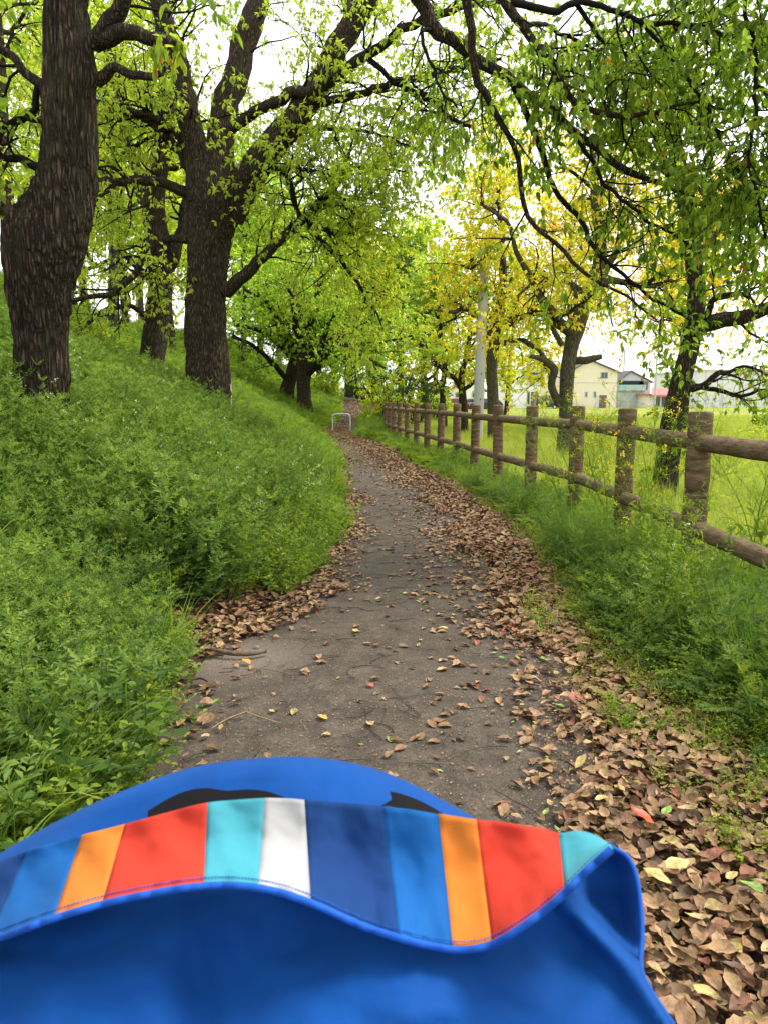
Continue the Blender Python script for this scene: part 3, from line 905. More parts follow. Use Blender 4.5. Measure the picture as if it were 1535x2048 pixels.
grown_tree('stout fluted cherry in front of its twin, limb reaching over the far path',
           trunk_px([(610, 830, 32, 36), (609, 805, 32, 29), (607, 770, 32, 27), (608, 740, 32, 27), (612, 715, 32, 29), (620, 690, 32, 26), (625, 660, 32, 16)]),
           [traced([(616, 742, 32, 13), (640, 715, 31.5, 13), (660, 690, 31, 11), (685, 665, 30.5, 8), (715, 648, 30, 6), (745, 640, 29.5, 4), (790, 640, 29, 2)], 20),
            traced([(622, 700, 32, 11), (625, 640, 32, 9), (640, 570, 32, 7), (660, 500, 32, 4)], 20),
            traced([(640, 700, 31.5, 6), (690, 700, 30, 5), (730, 715, 29, 4), (770, 735, 28, 2)], 20),
            traced([(655, 690, 31, 5), (700, 690, 29, 4), (760, 685, 27.5, 3), (830, 670, 26.5, 2)], 20)],
           M_LEAF_FRESH, 32, n_limb=6, limb_len=5, lv=(10, 7), len1=2.2, len2=1.1, leaf=(.16, .09), per=(3, 4), tint=(.1, .9), up=.1, group=CH, bark_mat=M_BARK, droop=.2)

# right of the fence
grown_tree('dark ivy grown tree close behind the fence at the right edge',
           trunk_px([(1325, 1010, 10, 58), (1333, 930, 10, 50), (1340, 860, 10, 45), (1352, 800, 10, 41), (1366, 740, 10, 37), (1380, 680, 10, 36), (1391, 600, 10, 34), (1387, 520, 10, 33), (1380, 440, 10, 30), (1366, 370, 10, 30), (1350, 290, 10, 25), (1335, 180, 10, 18), (1330, 40, 10, 9)]),
           [traced([(1385, 655, 10, 18), (1430, 642, 9.9, 17), (1480, 636, 9.8, 15), (1545, 612, 9.7, 12), (1640, 560, 9.6, 6)], 20),
            traced([(1385, 470, 10, 14), (1440, 432, 9.9, 12), (1500, 402, 9.8, 9), (1600, 330, 9.7, 4)], 20),
            traced([(1370, 380, 10, 10), (1330, 330, 9.9, 9), (1300, 260, 9.8, 6), (1260, 180, 9.7, 3)], 20),
            traced([(1362, 775, 10, 8), (1400, 772, 9.9, 7), (1430, 748, 9.8, 6), (1455, 742, 9.8, 4), (1490, 735, 9.7, 3), (1560, 750, 9.6, 2)], 20),
            traced([(1380, 770, 10, 5), (1420, 775, 9.9, 5), (1470, 792, 9.8, 4), (1530, 782, 9.7, 3), (1600, 770, 9.6, 2)], 20),
            traced([(1410, 640, 9.9, 7), (1425, 600, 9.8, 6), (1465, 590, 9.7, 5), (1500, 595, 9.7, 3)], 20)],
           M_LEAF_NEAR, 41, n_limb=5, limb_len=2.2, lv=(9, 4), len1=1.1, len2=.55, leaf=(.09, .045), per=(3, 4), tint=(.2, .9), droop=.6, bark_mat=M_BARK, keep=.9, ivy=70)
grown_tree('grey trunk forking low with yellow and orange leaves, standing before the cream house',
           trunk_px([(1120, 960, 17, 36), (1125, 900, 17, 29), (1130, 820, 17, 26), (1133, 750, 17, 26), (1140, 700, 17, 28), (1152, 655, 17, 32), (1172, 605, 17, 25), (1192, 545, 17, 22), (1200, 480, 17, 22), (1190, 410, 17, 18), (1185, 300, 17, 10)]),
           [traced([(1146, 668, 17, 13), (1110, 636, 16.8, 11), (1085, 600, 16.6, 9), (1060, 552, 16.4, 7), (1030, 500, 16.2, 5), (1010, 440, 16, 4), (950, 400, 15.8, 3)], 20),
            traced([(1118, 812, 17, 8), (1102, 775, 16.9, 8), (1105, 740, 16.8, 8), (1090, 722, 16.7, 7), (1060, 712, 16.6, 4)], 20),
            traced([(1188, 570, 17, 9), (1230, 562, 16.8, 7), (1290, 572, 16.6, 5), (1340, 560, 16.4, 3)], 20),
            traced([(1150, 722, 17, 8), (1175, 720, 16.9, 8), (1204, 714, 16.8, 5)], 20),
            traced([(1180, 590, 17, 9), (1210, 540, 17, 8), (1235, 490, 17, 6), (1260, 420, 17, 4)], 20),
            traced([(1122, 690, 16.9, 6), (1105, 650, 16.7, 5), (1150, 610, 16.5, 4), (1140, 560, 16.4, 3)], 20)],
           M_LEAF_YELLOW, 42, n_limb=5, limb_len=3.2, lv=(11, 7), len1=1.6, len2=.8, leaf=(.12, .065), per=(3, 4), tint=(.0, .8), droop=.35, bark_mat=M_BARK_GREY, twig_mat=M_TWIG, keep=1.0, bare=(1, 3), limb_t=(.52, 1))
grown_tree('slim grey trunk with yellow leaves just right of the concrete pole',
           trunk_px([(983, 905, 25, 26), (985, 850, 25, 23), (984, 780, 25, 22), (982, 725, 25, 22), (986, 685, 25, 26), (996, 640, 25, 18), (1006, 560, 25, 14), (1000, 450, 25, 9), (990, 330, 25, 5)]),
           [traced([(984, 690, 25, 9), (970, 645, 24.8, 8), (958, 590, 24.5, 6), (940, 520, 24, 4)], 20),
            traced([(990, 668, 25, 8), (1020, 645, 24.8, 7), (1060, 625, 24.5, 5), (1095, 595, 24, 3)], 20),
            traced([(982, 660, 25, 6), (930, 618, 24.5, 5), (905, 625, 24.2, 4), (870, 620, 24, 2)], 20),
            traced([(990, 690, 25, 6), (1040, 680, 24.5, 5), (1085, 712, 24, 4), (1080, 760, 24, 2)], 20)],
           M_LEAF_YELLOW, 43, n_limb=6, limb_len=4, lv=(11, 7), len1=1.9, len2=1.0, leaf=(.15, .08), per=(3, 5), tint=(.05, .8), droop=.35, bark_mat=M_BARK_GREY, twig_mat=M_TWIG, keep=.95)
RF = 'thin trees behind the far fence'
grown_tree('thin dark crooked trunk left of the concrete pole behind the fence',
           trunk_px([(926, 890, 29, 22), (927, 830, 29, 17), (924, 790, 29, 15), (922, 750, 29, 12), (934, 700, 29, 10), (940, 640, 29, 8), (932, 560, 29, 5)]),
           [traced([(926, 785, 29, 5), (905, 755, 28.8, 5), (880, 735, 28.5, 4), (850, 690, 28, 2)], 20), traced([(926, 780, 29, 4), (945, 765, 28.8, 4), (975, 735, 28.5, 2)], 20)],
           M_LEAF_YELLOW, 44, n_limb=5, limb_len=3, lv=(10, 6), len1=1.6, len2=.9, leaf=(.16, .09), per=(3, 4), tint=(0, .6), droop=.35, group=RF)
grown_tree('dark thin trunk second left of the concrete pole, in green leaf',
           trunk_px([(886, 885, 33, 20), (886, 830, 33, 14), (884, 780, 33, 11), (888, 730, 33, 10), (880, 660, 33, 8), (884, 560, 33, 5)]),
           [], M_LEAF, 45, n_limb=8, limb_len=3.4, lv=(8, 5), len1=1.6, len2=.9, leaf=(.17, .09), per=(3, 4), tint=(.1, .8), droop=.3, group=RF)
grown_tree('dark trunk with dense dark green leaves where the fence ends',
           trunk_px([(848, 880, 37, 22), (850, 830, 37, 16), (848, 770, 37, 14), (842, 700, 37, 11), (850, 620, 37, 8), (846, 520, 37, 4)]),
           [], M_LEAF_DARK, 46, n_limb=9, limb_len=3, lv=(8, 5), len1=1.6, len2=.9, leaf=(.18, .10), per=(3, 4), tint=(.1, .9), droop=.3, group=RF, limb_t=(.25, 1))
grown_tree('orange leaved tree beyond the lawn at the right edge of the picture', straight(1640, 21, 7, .16), [], M_LEAF_YELLOW, 47, n_limb=10, limb_len=4.0, lv=(8, 5), len1=1.6, len2=.9, leaf=(.13, .07), per=(3, 5), tint=(.45, 1), limb_t=(.25, 1))

# ---- trees further off: on the bank, along the far path, across the lawn
BG = 'background trees'
far_trees = [
    # label, px, Y, height, trunk radius, leaf material, seed, n_limb, limb_len, leaf, tint, limb_t
    ('thin trunked tree high on the bank between the kinked tree and the leaning tree', 232, 19, 8, .13, M_LEAF_LIME, 51, 12, 3.2, (.12, .06), (.0, .6), (.2, 1)),
    ('tree half hidden behind the kinked trunk, at the left edge', 40, 16, 9, .15, M_LEAF, 52, 12, 3.2, (.12, .06), (.3, .9), (.2, 1)),
    ('leafy tree further up the bank right of the kinked trunk', 185, 27, 9, .16, M_LEAF, 53, 12, 4.0, (.15, .08), (.4, 1), (.2, 1)),
    ('small bank tree seen between the leaning tree and the forked tree', 352, 30, 8, .12, M_LEAF_LIME, 54, 10, 3.6, (.15, .08), (.1, .7), (.3, 1)),
    ('slender tree on the bank just right of the forked trunk', 488, 38, 9, .14, M_LEAF_FRESH, 55, 11, 4.5, (.19, .1), (.2, .9), (.25, 1)),
    ('thin tree rising behind the grass left of the twin cherries', 520, 44, 8, .13, M_LEAF_FRESH, 56, 11, 4.5, (.2, .11), (.2, .9), (.3, 1)),
    ('tall green tree far along the bank left of the cherries', 440, 52, 12, .2, M_LEAF_FRESH, 57, 13, 5.5, (.24, .13), (.2, .9), (.2, 1)),
    ('far tree beyond the cherries on the left of the distant path', 640, 52, 11, .2, M_LEAF_FRESH, 58, 13, 5.0, (.24, .13), (.1, .9), (.25, 1)),
    ('dark trunk standing beside the far rising path', 698, 68, 13, .38, M_LEAF, 59, 13, 6.0, (.28, .15), (.2, .9), (.2, 1)),
    ('slim dark trunk right of the far rising path', 714, 60, 11, .15, M_LEAF_LIME, 60, 12, 5.0, (.26, .14), (.1, .8), (.25, 1)),
    ('yellowish tree beyond the end of the fence', 752, 52, 10, .16, M_LEAF_YELLOW, 61, 12, 4.6, (.24, .13), (.0, .55), (.2, 1)),
    ('broad green tree filling the distance above the fence end', 800, 64, 13, .25, M_LEAF, 62, 14, 6.0, (.3, .16), (.3, 1), (.2, 1)),
    ('yellow green tree far behind the thin fence trees', 870, 58, 11, .2, M_LEAF_LIME, 63, 13, 5.0, (.26, .14), (.0, .8), (.25, 1)),
    ('lime yellow tree in front of the white house', 1010, 48, 8.5, .16, M_LEAF_LIME, 64, 12, 3.6, (.2, .11), (.4, 1), (.25, 1)),
    ('orange tinged tree standing on the lawn hidden behind the grey forked trunk', 1140, 33, 9, .12, M_LEAF_YELLOW, 91, 14, 4.6, (.16, .09), (.2, .9), (.42, 1)),
    ('yellow leaved tree on the lawn behind the ivy grown trunk', 1372, 30, 9, .11, M_LEAF_YELLOW, 92, 14, 4.4, (.15, .085), (.3, 1), (.42, 1)),
    ('pale yellow green tree far across the lawn above the red roofed shop', 1352, 46, 11, .14, M_LEAF_LIME, 93, 12, 4.0, (.2, .11), (.3, 1), (.45, 1)),
    ('distant tree at the vanishing end of the path', 672, 95, 16, .3, M_LEAF, 65, 14, 7.5, (.4, .22), (.3, 1), (.15, 1)),
    ('distant green tree behind the slim dark trunk', 740, 100, 16, .3, M_LEAF_FRESH, 66, 14, 7.5, (.4, .22), (.2, .9), (.15, 1)),
    ('distant tree high on the bank above the cherries', 560, 75, 15, .25, M_LEAF, 67, 14, 7.0, (.34, .18), (.4, 1), (.2, 1)),
    ('far bank tree behind the forked trunk', 395, 70, 13, .22, M_LEAF, 68, 13, 6.0, (.32, .17), (.4, 1), (.25, 1)),
    ('low crowned lime leaved tree on the bank right of the kinked trunk', 262, 24, 7.5, .11, M_LEAF, 94, 15, 3.2, (.13, .07), (.3, 1), (.1, 1)),
    ('small low crowned tree on the bank close behind the kinked trunk', 118, 21, 7, .11, M_LEAF, 95, 14, 3.0, (.13, .07), (.3, 1), (.12, 1)),
    ('far bank tree behind the leaning trunk', 290, 45, 10, .18, M_LEAF, 69, 13, 5.0, (.22, .12), (.4, 1), (.25, 1)),
]
for lab, px, d, h, r, lm, seed, nl, ll, lf, ti, lt in far_trees:
    rr = np.random.default_rng(seed)
    grown_tree(lab, straight(px, d, h, r, (rr.uniform(-.6, .6), rr.uniform(-.4, .4))), [], lm, seed, n_limb=nl, limb_len=ll, lv=(9, 6), len1=ll * .5, len2=ll * .28, leaf=(lf[0] * 1.1, lf[1] * 1.15),
               per=(3, 4), tint=ti, droop=.25, limb_t=lt, k=8, group=BG, up=.25, bark_mat=M_TWIG_GREY if seed % 2 else M_BARK2)

def shrub(label, px, d, h, w, lm, seed, n=9, leaf=(.08, .045), tint=(.1, .9), per=(3, 3), keep=1.0):
    rng = np.random.default_rng(seed)
    x = P(px, HORIZON, d)[0]
    g = float(ground_z(x, d))
    root = empty('shrub', (x, d, g), label, 'shrub', 'shrubs by the fence end')
    st = []
    for i in range(n):
        a = rng.uniform(0, 2 * math.pi)
        o = np.array([math.cos(a), math.sin(a), 0]) * w * rng.uniform(.25, .6)
        st.append(resample([[x, d, g - .05, .03], [*(np.array([x, d, g + h * .4]) + o * .5), .02], [*(np.array([x, d, g + h * rng.uniform(.7, 1)]) + o), .006]], 14))
        v, f = tubes(st[-1][None, :, :3], st[-1][None, :, 3], 5)
        MB().add(v, f).build('stem', M_TWIG_GREY, root)
    a1 = children(np.stack(st), 8, .15, 1, h * .4, rng, S=6, rfac=.5, rmax=.01)
    a2 = children(a1, 4, .2, 1, h * .2, rng, S=5, rfac=.5, rmax=.005)
    twig_part(root, [a1, a2], M_TWIG_GREY, (3, 3))
    cr = MB()
    leaf_clusters(cr, a2[rng.random(len(a2)) < keep], rng, per[0], per[1], leaf[0], leaf[1], *tint, droop=.1)
    crown_part(root, cr, lm)
shrub('dense dark green shrub behind the middle of the far fence', 828, 33, 2.6, 2.2, M_LEAF_DARK, 71, leaf=(.12, .07))
shrub('bare twiggy shrub with sparse yellow leaves at the end of the fence', 786, 31, 3.0, 2.2, M_LEAF_YELLOW, 72, leaf=(.12, .06), tint=(0, .5), keep=.35)
shrub('yellow green bush right beside the far end of the fence', 762, 38, 2.2, 1.8, M_LEAF_LIME, 73, leaf=(.14, .08))
shrub('rounded green bush left of the far rising path', 652, 46, 1.6, 1.8, M_LEAF, 74, leaf=(.16, .09))
shrub('dark low bush right of the far rising path', 727, 54, 2.0, 2.4, M_LEAF_DARK, 75, leaf=(.18, .1))
shrub('low green bush behind the fence left of the thin dark trunks', 868, 40, 1.8, 2.4, M_LEAF, 76, leaf=(.14, .08))

# ------------------------------------------------------------------ log fence
M_LOG = None
def log_material(name, cols, scale):
    m, nt, out = nodes_mat(name)
    tc = N_(nt, 'TexCoord')
    mp = N_(nt, 'Mapping')
    mp.inputs['Scale'].default_value = scale
    nt.links.new(tc.outputs['Object'], mp.inputs[0])
    n1 = N_(nt, 'TexNoise', Scale=1.0, Detail=7.0, Roughness=0.7)
    n2 = N_(nt, 'TexNoise', Scale=4.5, Detail=4.0, Roughness=0.7)
    n4 = N_(nt, 'TexNoise', Scale=3.0, Detail=4.0)
    nt.links.new(mp.outputs[0], n1.inputs['Vector'])
    nt.links.new(mp.outputs[0], n2.inputs['Vector'])
    nt.links.new(tc.outputs['Object'], n4.inputs['Vector'])
    r = ramp(nt, [(0.32, cols[0]), (0.5, cols[1]), (0.68, cols[2])], n1.outputs['Fac'])
    mo = ramp(nt, [(0.52, (0, 0, 0)), (0.68, (.6, .6, .6))], n4.outputs['Fac'])
    mm = N_(nt, 'MixRGB')
    nt.links.new(mo.outputs[0], mm.inputs[0])
    nt.links.new(r.outputs[0], mm.inputs[1])
    mm.inputs[2].default_value = (.075, .07, .035, 1)
    b = N_(nt, 'BsdfPrincipled', Roughness=0.9)
    b.inputs['Specular IOR Level'].default_value = 0.2
    nt.links.new(mm.outputs[0], b.inputs['Base Color'])
    h = N_(nt, 'Math', operation='ADD')
    nt.links.new(n1.outputs['Fac'], h.inputs[0])
    nt.links.new(n2.outputs['Fac'], h.inputs[1])
    bm = N_(nt, 'Bump', Strength=0.8, Distance=0.012)
    nt.links.new(h.outputs[0], bm.inputs['Height'])
    nt.links.new(bm.outputs[0], b.inputs['Normal'])
    nt.links.new(b.outputs[0], out.inputs['Surface'])
    return m
M_POST = log_material('log_post', [(.046, .029, .016), (.155, .099, .053), (.27, .185, .105)], (9, 9, 42))
M_RAIL = log_material('log_rail', [(.058, .039, .021), (.175, .118, .064), (.285, .203, .117)], (60, 14, 60))
POST_PX = [1398, 1250, 1153, 1062, 996, 948, 912, 880, 853, 832, 814, 799, 787, 778, 771]
FP = []
for i, px in enumerate(POST_PX):
    d = 4.5 + 1.5 * i
    FP.append((P(px, 880, d)[0], d))
FP = [(FP[0][0] - .02, 1.6), (FP[0][0] - .01, 3.0)] + FP
def build_fence():
    root = empty('log_fence', (FP[2][0], FP[2][1], -.05), 'brown imitation log fence with round posts and two rails along the right of the path', 'fence')
    k, n = 28, 44
    def post_mesh(seed):
        a = np.arange(k) * 2 * math.pi / k
        zs = np.concatenate([np.linspace(-.35, 1.235, n), [1.25, 1.252]])
        rs = np.concatenate([np.full(n, .072), [.066, .03]])
        V = []
        for z, r in zip(zs, rs):
            for t in a:
                x, y = math.cos(t), math.sin(t)
                dn = mnoise.noise(Vector((x * 1.2, y * 1.2, z * 16 + seed))) * .0055 + mnoise.noise(Vector((x * 3, y * 3, z * 40 + seed))) * .0025
                rr = r + (dn if z < 1.24 else dn * .5)
                V.append((x * rr, y * rr, z))
        V.append((0, 0, 1.252))
        m_ = len(zs)
        f = [[i * k + j, i * k + (j + 1) % k, (i + 1) * k + (j + 1) % k, (i + 1) * k + j] for i in range(m_ - 1) for j in range(k)]
        mb = MB().add(V, f)
        top = np.array(V[(m_ - 1) * k:m_ * k] + [V[-1]])
        mb.add(top, [[j, (j + 1) % k, k] for j in range(k)])
        me = mb.mesh('post')
        me.materials.append(M_POST)
        return me
    meshes = [post_mesh(s) for s in (0, 31, 77)]
    def rail_mesh(seed, ln):
        ys = np.linspace(0, 1, 30)
        a = np.arange(20) * 2 * math.pi / 20
        V = []
        for y in ys:
            for t in a:
                x, z = math.cos(t), math.sin(t)
                r = .052 + mnoise.noise(Vector((x * 2, y * ln * 6, z * 2 + seed))) * .004 + mnoise.noise(Vector((x * 6, y * ln * 14, z * 6 + seed))) * .002
                V.append((x * r, y * ln, z * r))
        f = [[i * 20 + j, (i + 1) * 20 + j, (i + 1) * 20 + (j + 1) % 20, i * 20 + (j + 1) % 20] for i in range(29) for j in range(20)]
        me = MB().add(V, f).mesh('rail')
        me.materials.append(M_RAIL)
        return me
    rails = [rail_mesh(s, 1.0) for s in (5, 19, 43, 60)]
    rng = np.random.default_rng(2)
    tops = []
    for i, (x, y) in enumerate(FP):
        top = 1.175 - .0035 * max(0, i - 2) + rng.uniform(-.008, .008)
        tops.append(top)
        o = link('post', meshes[i % 3], root, (x, y, top - 1.25))
        o.rotation_euler = (rng.normal() * .008, rng.normal() * .008, rng.uniform(0, 6))
    for i in range(len(FP) - 1):
        a, b = np.array([*FP[i], 0]), np.array([*FP[i + 1], 0])
        for j, dz in enumerate((.185, .715)):
            p, q_ = a.copy(), b.copy()
            p[2], q_[2] = tops[i] - dz, tops[i + 1] - dz
            dv = q_ - p
            L = np.linalg.norm(dv)
            o = link('rail', rails[(i * 2 + j) % 4], root, p)
            o.scale = (1, L, 1)
            o.rotation_mode = 'QUATERNION'
            o.rotation_quaternion = Vector(dv).to_track_quat('Y', 'Z')
build_fence()

# ------------------------------------------------------------------ concrete pole, hoop barrier, marker stake
M_CONC = plain('pale_concrete', (.42, .41, .385), 0.8, 0.2, bump=0.25, bscale=30, vary=.05, vscale=2)
M_STEEL = plain('galvanised_steel', (.55, .55, .52), 0.38, 0.5, metal=.6, vary=.08)
M_WHITE = plain('white_paint', (.75, .75, .72), 0.6, 0.3)
M_BLACK = plain('black_rubber', (.012, .012, .013), 0.6, 0.3)
def build_pole():
    p0 = P(953, 880, 24)
    g = float(ground_z(p0[0], 24))
    root = empty('utility_pole', (p0[0], 24, g), 'pale round concrete utility pole behind the fence', 'pole')
    top = P(966, 560, 24)
    d = (top - np.array([p0[0], 24, g])) / (top[2] - g)
    a = np.array([p0[0], 24, g])
    tube1(MB(), [a - d * .2, a + d * 3, a + d * 6.1], [.172, .155, .14], 20, n=30).build('shaft', M_CONC, root)
    for h in (1.45, 2.25, 3.05, 3.85):
        c = a + d * h
        r_ = .17 - .0042 * h
        tube1(MB(), [c + np.array([.03, -r_ - .012, 0]), c + np.array([.03, -r_ + .03, 0])], .022, 10, n=2).build('step_bolt_hole', M_BLACK, root)
    c = a + d * 6.1
    tube1(MB(), [c, c + d * .03, c + d * .06], [.145, .14, .09], 20, n=6).build('cap', M_CONC, root)
build_pole()

def build_hoop():
    c = P(683, 858, 28.5)
    x0 = P(665, 858, 28.5)[0]
    x1 = P(700, 858, 28.5)[0]
    z = float(z0(28.5)) + .0
    root = empty('hoop_barrier', (c[0], 28.5, z), 'silver steel hoop barrier standing across the far path', 'barrier')
    r, R, h = .03, .13, .66
    pts = [(x0, z - .1), (x0, z + h - R)] + [(x0 + R - R * math.cos(t), z + h - R + R * math.sin(t)) for t in np.linspace(.25, math.pi / 2, 6)]
    pts += [(x1 - R + R * math.sin(t), z + h - R + R * math.cos(t)) for t in np.linspace(0, math.pi / 2 - .25, 6)] + [(x1, z + h - R), (x1, z - .1)]
    tube1(MB(), [(a, 28.5, b) for a, b in pts], r, 12, n=80).build('hoop', M_STEEL, root)
    for x in (x0, x1):
        tube1(MB(), [(x, 28.5, z), (x, 28.5, z + .035)], .05, 14, n=2).build('base_collar', M_STEEL, root)
build_hoop()
c = P(461, 800, 11.6)
g = float(ground_z(c[0], 11.6))
st = empty('marker_stake', (c[0], 11.6, g), 'thin white marker stake at the foot of the forked tree', 'stake')
MB().box((c[0], 11.6, g + .37), (.035, .035, .9)).build('shaft', M_WHITE, st)
MB().box((c[0], 11.6, g + .83), (.042, .042, .03)).build('cap', M_WHITE, st)

# ------------------------------------------------------------------ houses and cars across the lawn
M_CREAM = plain('cream_siding', (.72, .64, .50), 0.85, 0.15, vary=.04, vscale=2)
M_HWHITE = plain('white_siding', (.80, .79, .76), 0.85, 0.15, vary=.04, vscale=2)
M_HGREY = plain('pale_grey_siding', (.62, .62, .63), 0.85, 0.15, vary=.05, vscale=1)
M_BLUEGREY = plain('blue_grey_sheet', (.44, .49, .54), 0.7, 0.2, vary=.06)
M_ROOF = plain('dark_roof_hazed', (.12, .105, .10), 0.8, 0.2, vary=.15)  # dark roofing, with distance haze lightened into the colour
M_ROOF_RED = plain('faded_red_roof', (.52, .17, .16), 0.8, 0.2, vary=.1)
M_ROOF_BROWN = plain('red_brown_roof', (.26, .10, .07), 0.8, 0.2, vary=.1)
M_TEAL = plain('teal_panel', (.30, .48, .44), 0.7, 0.2)
M_GLASS = plain('window_glass', (.06, .075, .09), 0.12, 0.6)
M_FRAME = plain('window_frame', (.55, .55, .54), 0.5, 0.3)
M_DARK = plain('opening_shade', (.03, .03, .035), 0.8, 0.2)  # flat dark colour painted for the shade inside an opening
M_DOOR = plain('brown_door', (.16, .12, .10), 0.7, 0.2)

HY = 112.0
def hx(px, d=HY): return float((px - CX) / F * d * 1.0)
def hz(py, d=HY): return float(CAMH - (py - HORIZON) / F * d)

def window(root, px, py, w, h, y, sill=True):
    x, z = hx(px, y), hz(py, y)
    W, H = w / F * y, h / F * y
    fr = MB().box((x, y - .02, z), (W + .16, .10, H + .16)).build('window', M_FRAME, root)
    o = MB().box((x - W / 4, y - .075, z), (W / 2 - .05, .04, H)).build('pane', M_GLASS, fr)
    o = MB().box((x + W / 4, y - .075, z), (W / 2 - .05, .04, H)).build('pane', M_GLASS, fr)

def house(name, label, x0, x1, top, d, wall, depth, roof=None, gable=None, roof_mat=None, over=.35):
    """front face between pixel columns x0..x1, eaves at pixel row top, on the lawn's far side"""
    X0, X1, zt = hx(x0, d), hx(x1, d), hz(top, d)
    g = -.3
    root = empty(name, ((X0 + X1) / 2, d, g), label, 'house' if name == 'house' else 'building')
    mb = MB()
    if gable:
        zp = hz(gable[1], d)
        xp = hx(gable[0], d)
        v = [[X0, d, g], [X1, d, g], [X1, d, zt], [xp, d, zp], [X0, d, zt]]
        v = v + [[a, d + depth, c_] for a, _, c_ in v]
        mb.add(v[:5] + v[5:], [[0, 1, 2, 4], [5, 9, 7, 6]], 0, .5, False)
        mb.add(v, [[1, 6, 7, 2], [0, 4, 9, 5]], 0, .5, False)
        mb.add(v, [[4, 2, 3], [9, 8, 7]], 0, .5, False)
        mb.build('wall', wall, root)
        rb = MB()
        for (xa, za), (xb, zb) in (((X0, zt), (xp, zp)), ((xp, zp), (X1, zt))):
            ex, ez = xb - xa, zb - za
            l_ = math.hypot(ex, ez)
            ux, uz = ex / l_ * over, ez / l_ * over
            A = (xa - (ux if xa == X0 else 0), za - (uz if xa == X0 else 0))
            B = (xb + (ux if xb == X1 else 0), zb + (uz if xb == X1 else 0))
            w_ = []
            for yy in (d - over, d + depth + over):
                w_ += [[A[0], yy, A[1] + .02], [B[0], yy, B[1] + .02], [B[0], yy, B[1] + .22], [A[0], yy, A[1] + .22]]
            rb.add(w_, [[0, 1, 2, 3], [4, 7, 6, 5], [0, 4, 5, 1], [3, 2, 6, 7], [0, 3, 7, 4], [1, 5, 6, 2]], 0, .5, False)
        rb.build('roof', roof_mat or M_ROOF, root)
    else:
        mb.box(((X0 + X1) / 2, d + depth / 2, (g + zt) / 2), (X1 - X0, depth, zt - g)).build('wall', wall, root)
        MB().box(((X0 + X1) / 2, d + depth / 2, zt + .12), (X1 - X0 + over * 2, depth + over * 2, .25)).build('roof', roof_mat or M_ROOF, root)
    return root

h1 = house('house', 'cream two storey house with shallow dark gabled roof beyond the lawn', 1132, 1226, 746, HY, M_CREAM, 9, gable=(1170, 723))
window(h1, 1200, 752, 13, 11, HY)
window(h1, 1166, 789, 4, 9, HY)
window(h1, 1183, 789, 4, 10, HY)
MB().box((hx(1199), HY - .03, hz(803)), (1.1, .12, 1.9)).build('door', M_DOOR, h1)
MB().box((hx(1190), HY - .02, hz(803)), (.7, .10, 1.9)).build('door_panel', M_FRAME, h1)
MB().box(((hx(1132) + hx(1226)) / 2, HY - .03, hz(766)), (hx(1226) - hx(1132), .08, .05)).build('band', M_FRAME, h1)
h2 = house('house', 'cream house wing with pale grey flat roof edge left of the gabled house', 1076, 1131, 737, HY + 2, M_CREAM, 8, roof_mat=M_HGREY)
window(h2, 1094, 753, 11, 12, HY + 2)
window(h2, 1099, 788, 6, 12, HY + 2)
h3 = house('house', 'white house with recessed balcony left of the cream house', 1008, 1075, 742, HY - 1, M_HWHITE, 8, roof_mat=M_HGREY)
MB().box((hx(1062, HY - 1), HY - 1.02, hz(757, HY - 1)), (1.9, .1, 1.6)).build('balcony_opening', M_GLASS, h3)
MB().box((hx(1062, HY - 1), HY - 1.1, hz(766, HY - 1)), (2.1, .12, .75)).build('balcony_railing', M_FRAME, h3)
MB().box((hx(1064, HY - 1), HY - 1.02, hz(798, HY - 1)), (1.1, .1, 2.1)).build('door', M_DOOR, h3)
MB().box((hx(1052, HY - 1), HY - 1.02, hz(796, HY - 1)), (.35, .1, 1.9)).build('window', M_GLASS, h3)
h4 = house('house', 'blue grey house with teal balcony right of the cream house', 1228, 1292, 765, HY + 5, M_BLUEGREY, 9, gable=(1252, 745), roof_mat=M_ROOF)
MB().box((hx(1254, HY + 5), HY + 4.6, hz(776, HY + 5)), (4.2, .5, .9)).build('balcony', M_TEAL, h4)
MB().box((hx(1254, HY + 5), HY + 4.95, hz(767, HY + 5)), (3.8, .1, .7)).build('balcony_opening', M_DARK, h4)  # solid dark panel on the wall, coloured as the shaded recess
MB().box((hx(1278, HY + 5), HY + 4.95, hz(772, HY + 5)), (1.3, .1, 1.2)).build('shutter', M_DOOR, h4)
h5 = house('shop', 'low shop with faded red awning roof beyond the lawn', 1290, 1352, 791, HY, M_HWHITE, 7, roof_mat=M_ROOF_RED)
MB().add([[hx(1288), HY - 1.6, hz(790)], [hx(1352), HY - 1.6, hz(790)], [hx(1352), HY + 1, hz(776)], [hx(1298), HY + 1, hz(776)]], [[0, 1, 2, 3]], 0, .5, False).add(
    [[hx(1288), HY - 1.6, hz(790) - .25], [hx(1352), HY - 1.6, hz(790) - .25], [hx(1352), HY - 1.6, hz(790) + .01], [hx(1288), HY - 1.6, hz(790) + .01]], [[0, 1, 2, 3]], 0, .5, False).build('awning', M_ROOF_RED, h5)
for px in (1306, 1322, 1338):
    MB().box((hx(px), HY - .04, hz(803)), (.9, .1, 1.5)).build('shop_window', M_GLASS, h5)
h6 = house('warehouse', 'large pale grey warehouse at the right beyond the lawn', 1386, 1720, 742, HY + 8, M_HGREY, 20, roof_mat=M_HWHITE)
for i in range(9):
    MB().box((hx(1400 + i * 34, HY + 8), HY + 7.97, hz(776, HY + 8)), (.12, .1, 5.2)).build('wall_rib', M_FRAME, h6)
h7 = house('house', 'house with red brown roof glimpsed left of the concrete pole', 896, 966, 782, 96, M_HWHITE, 8, gable=(934, 760), roof_mat=M_ROOF_BROWN)
window(h7, 915, 790, 14, 9, 96)
window(h7, 946, 790, 10, 9, 96)
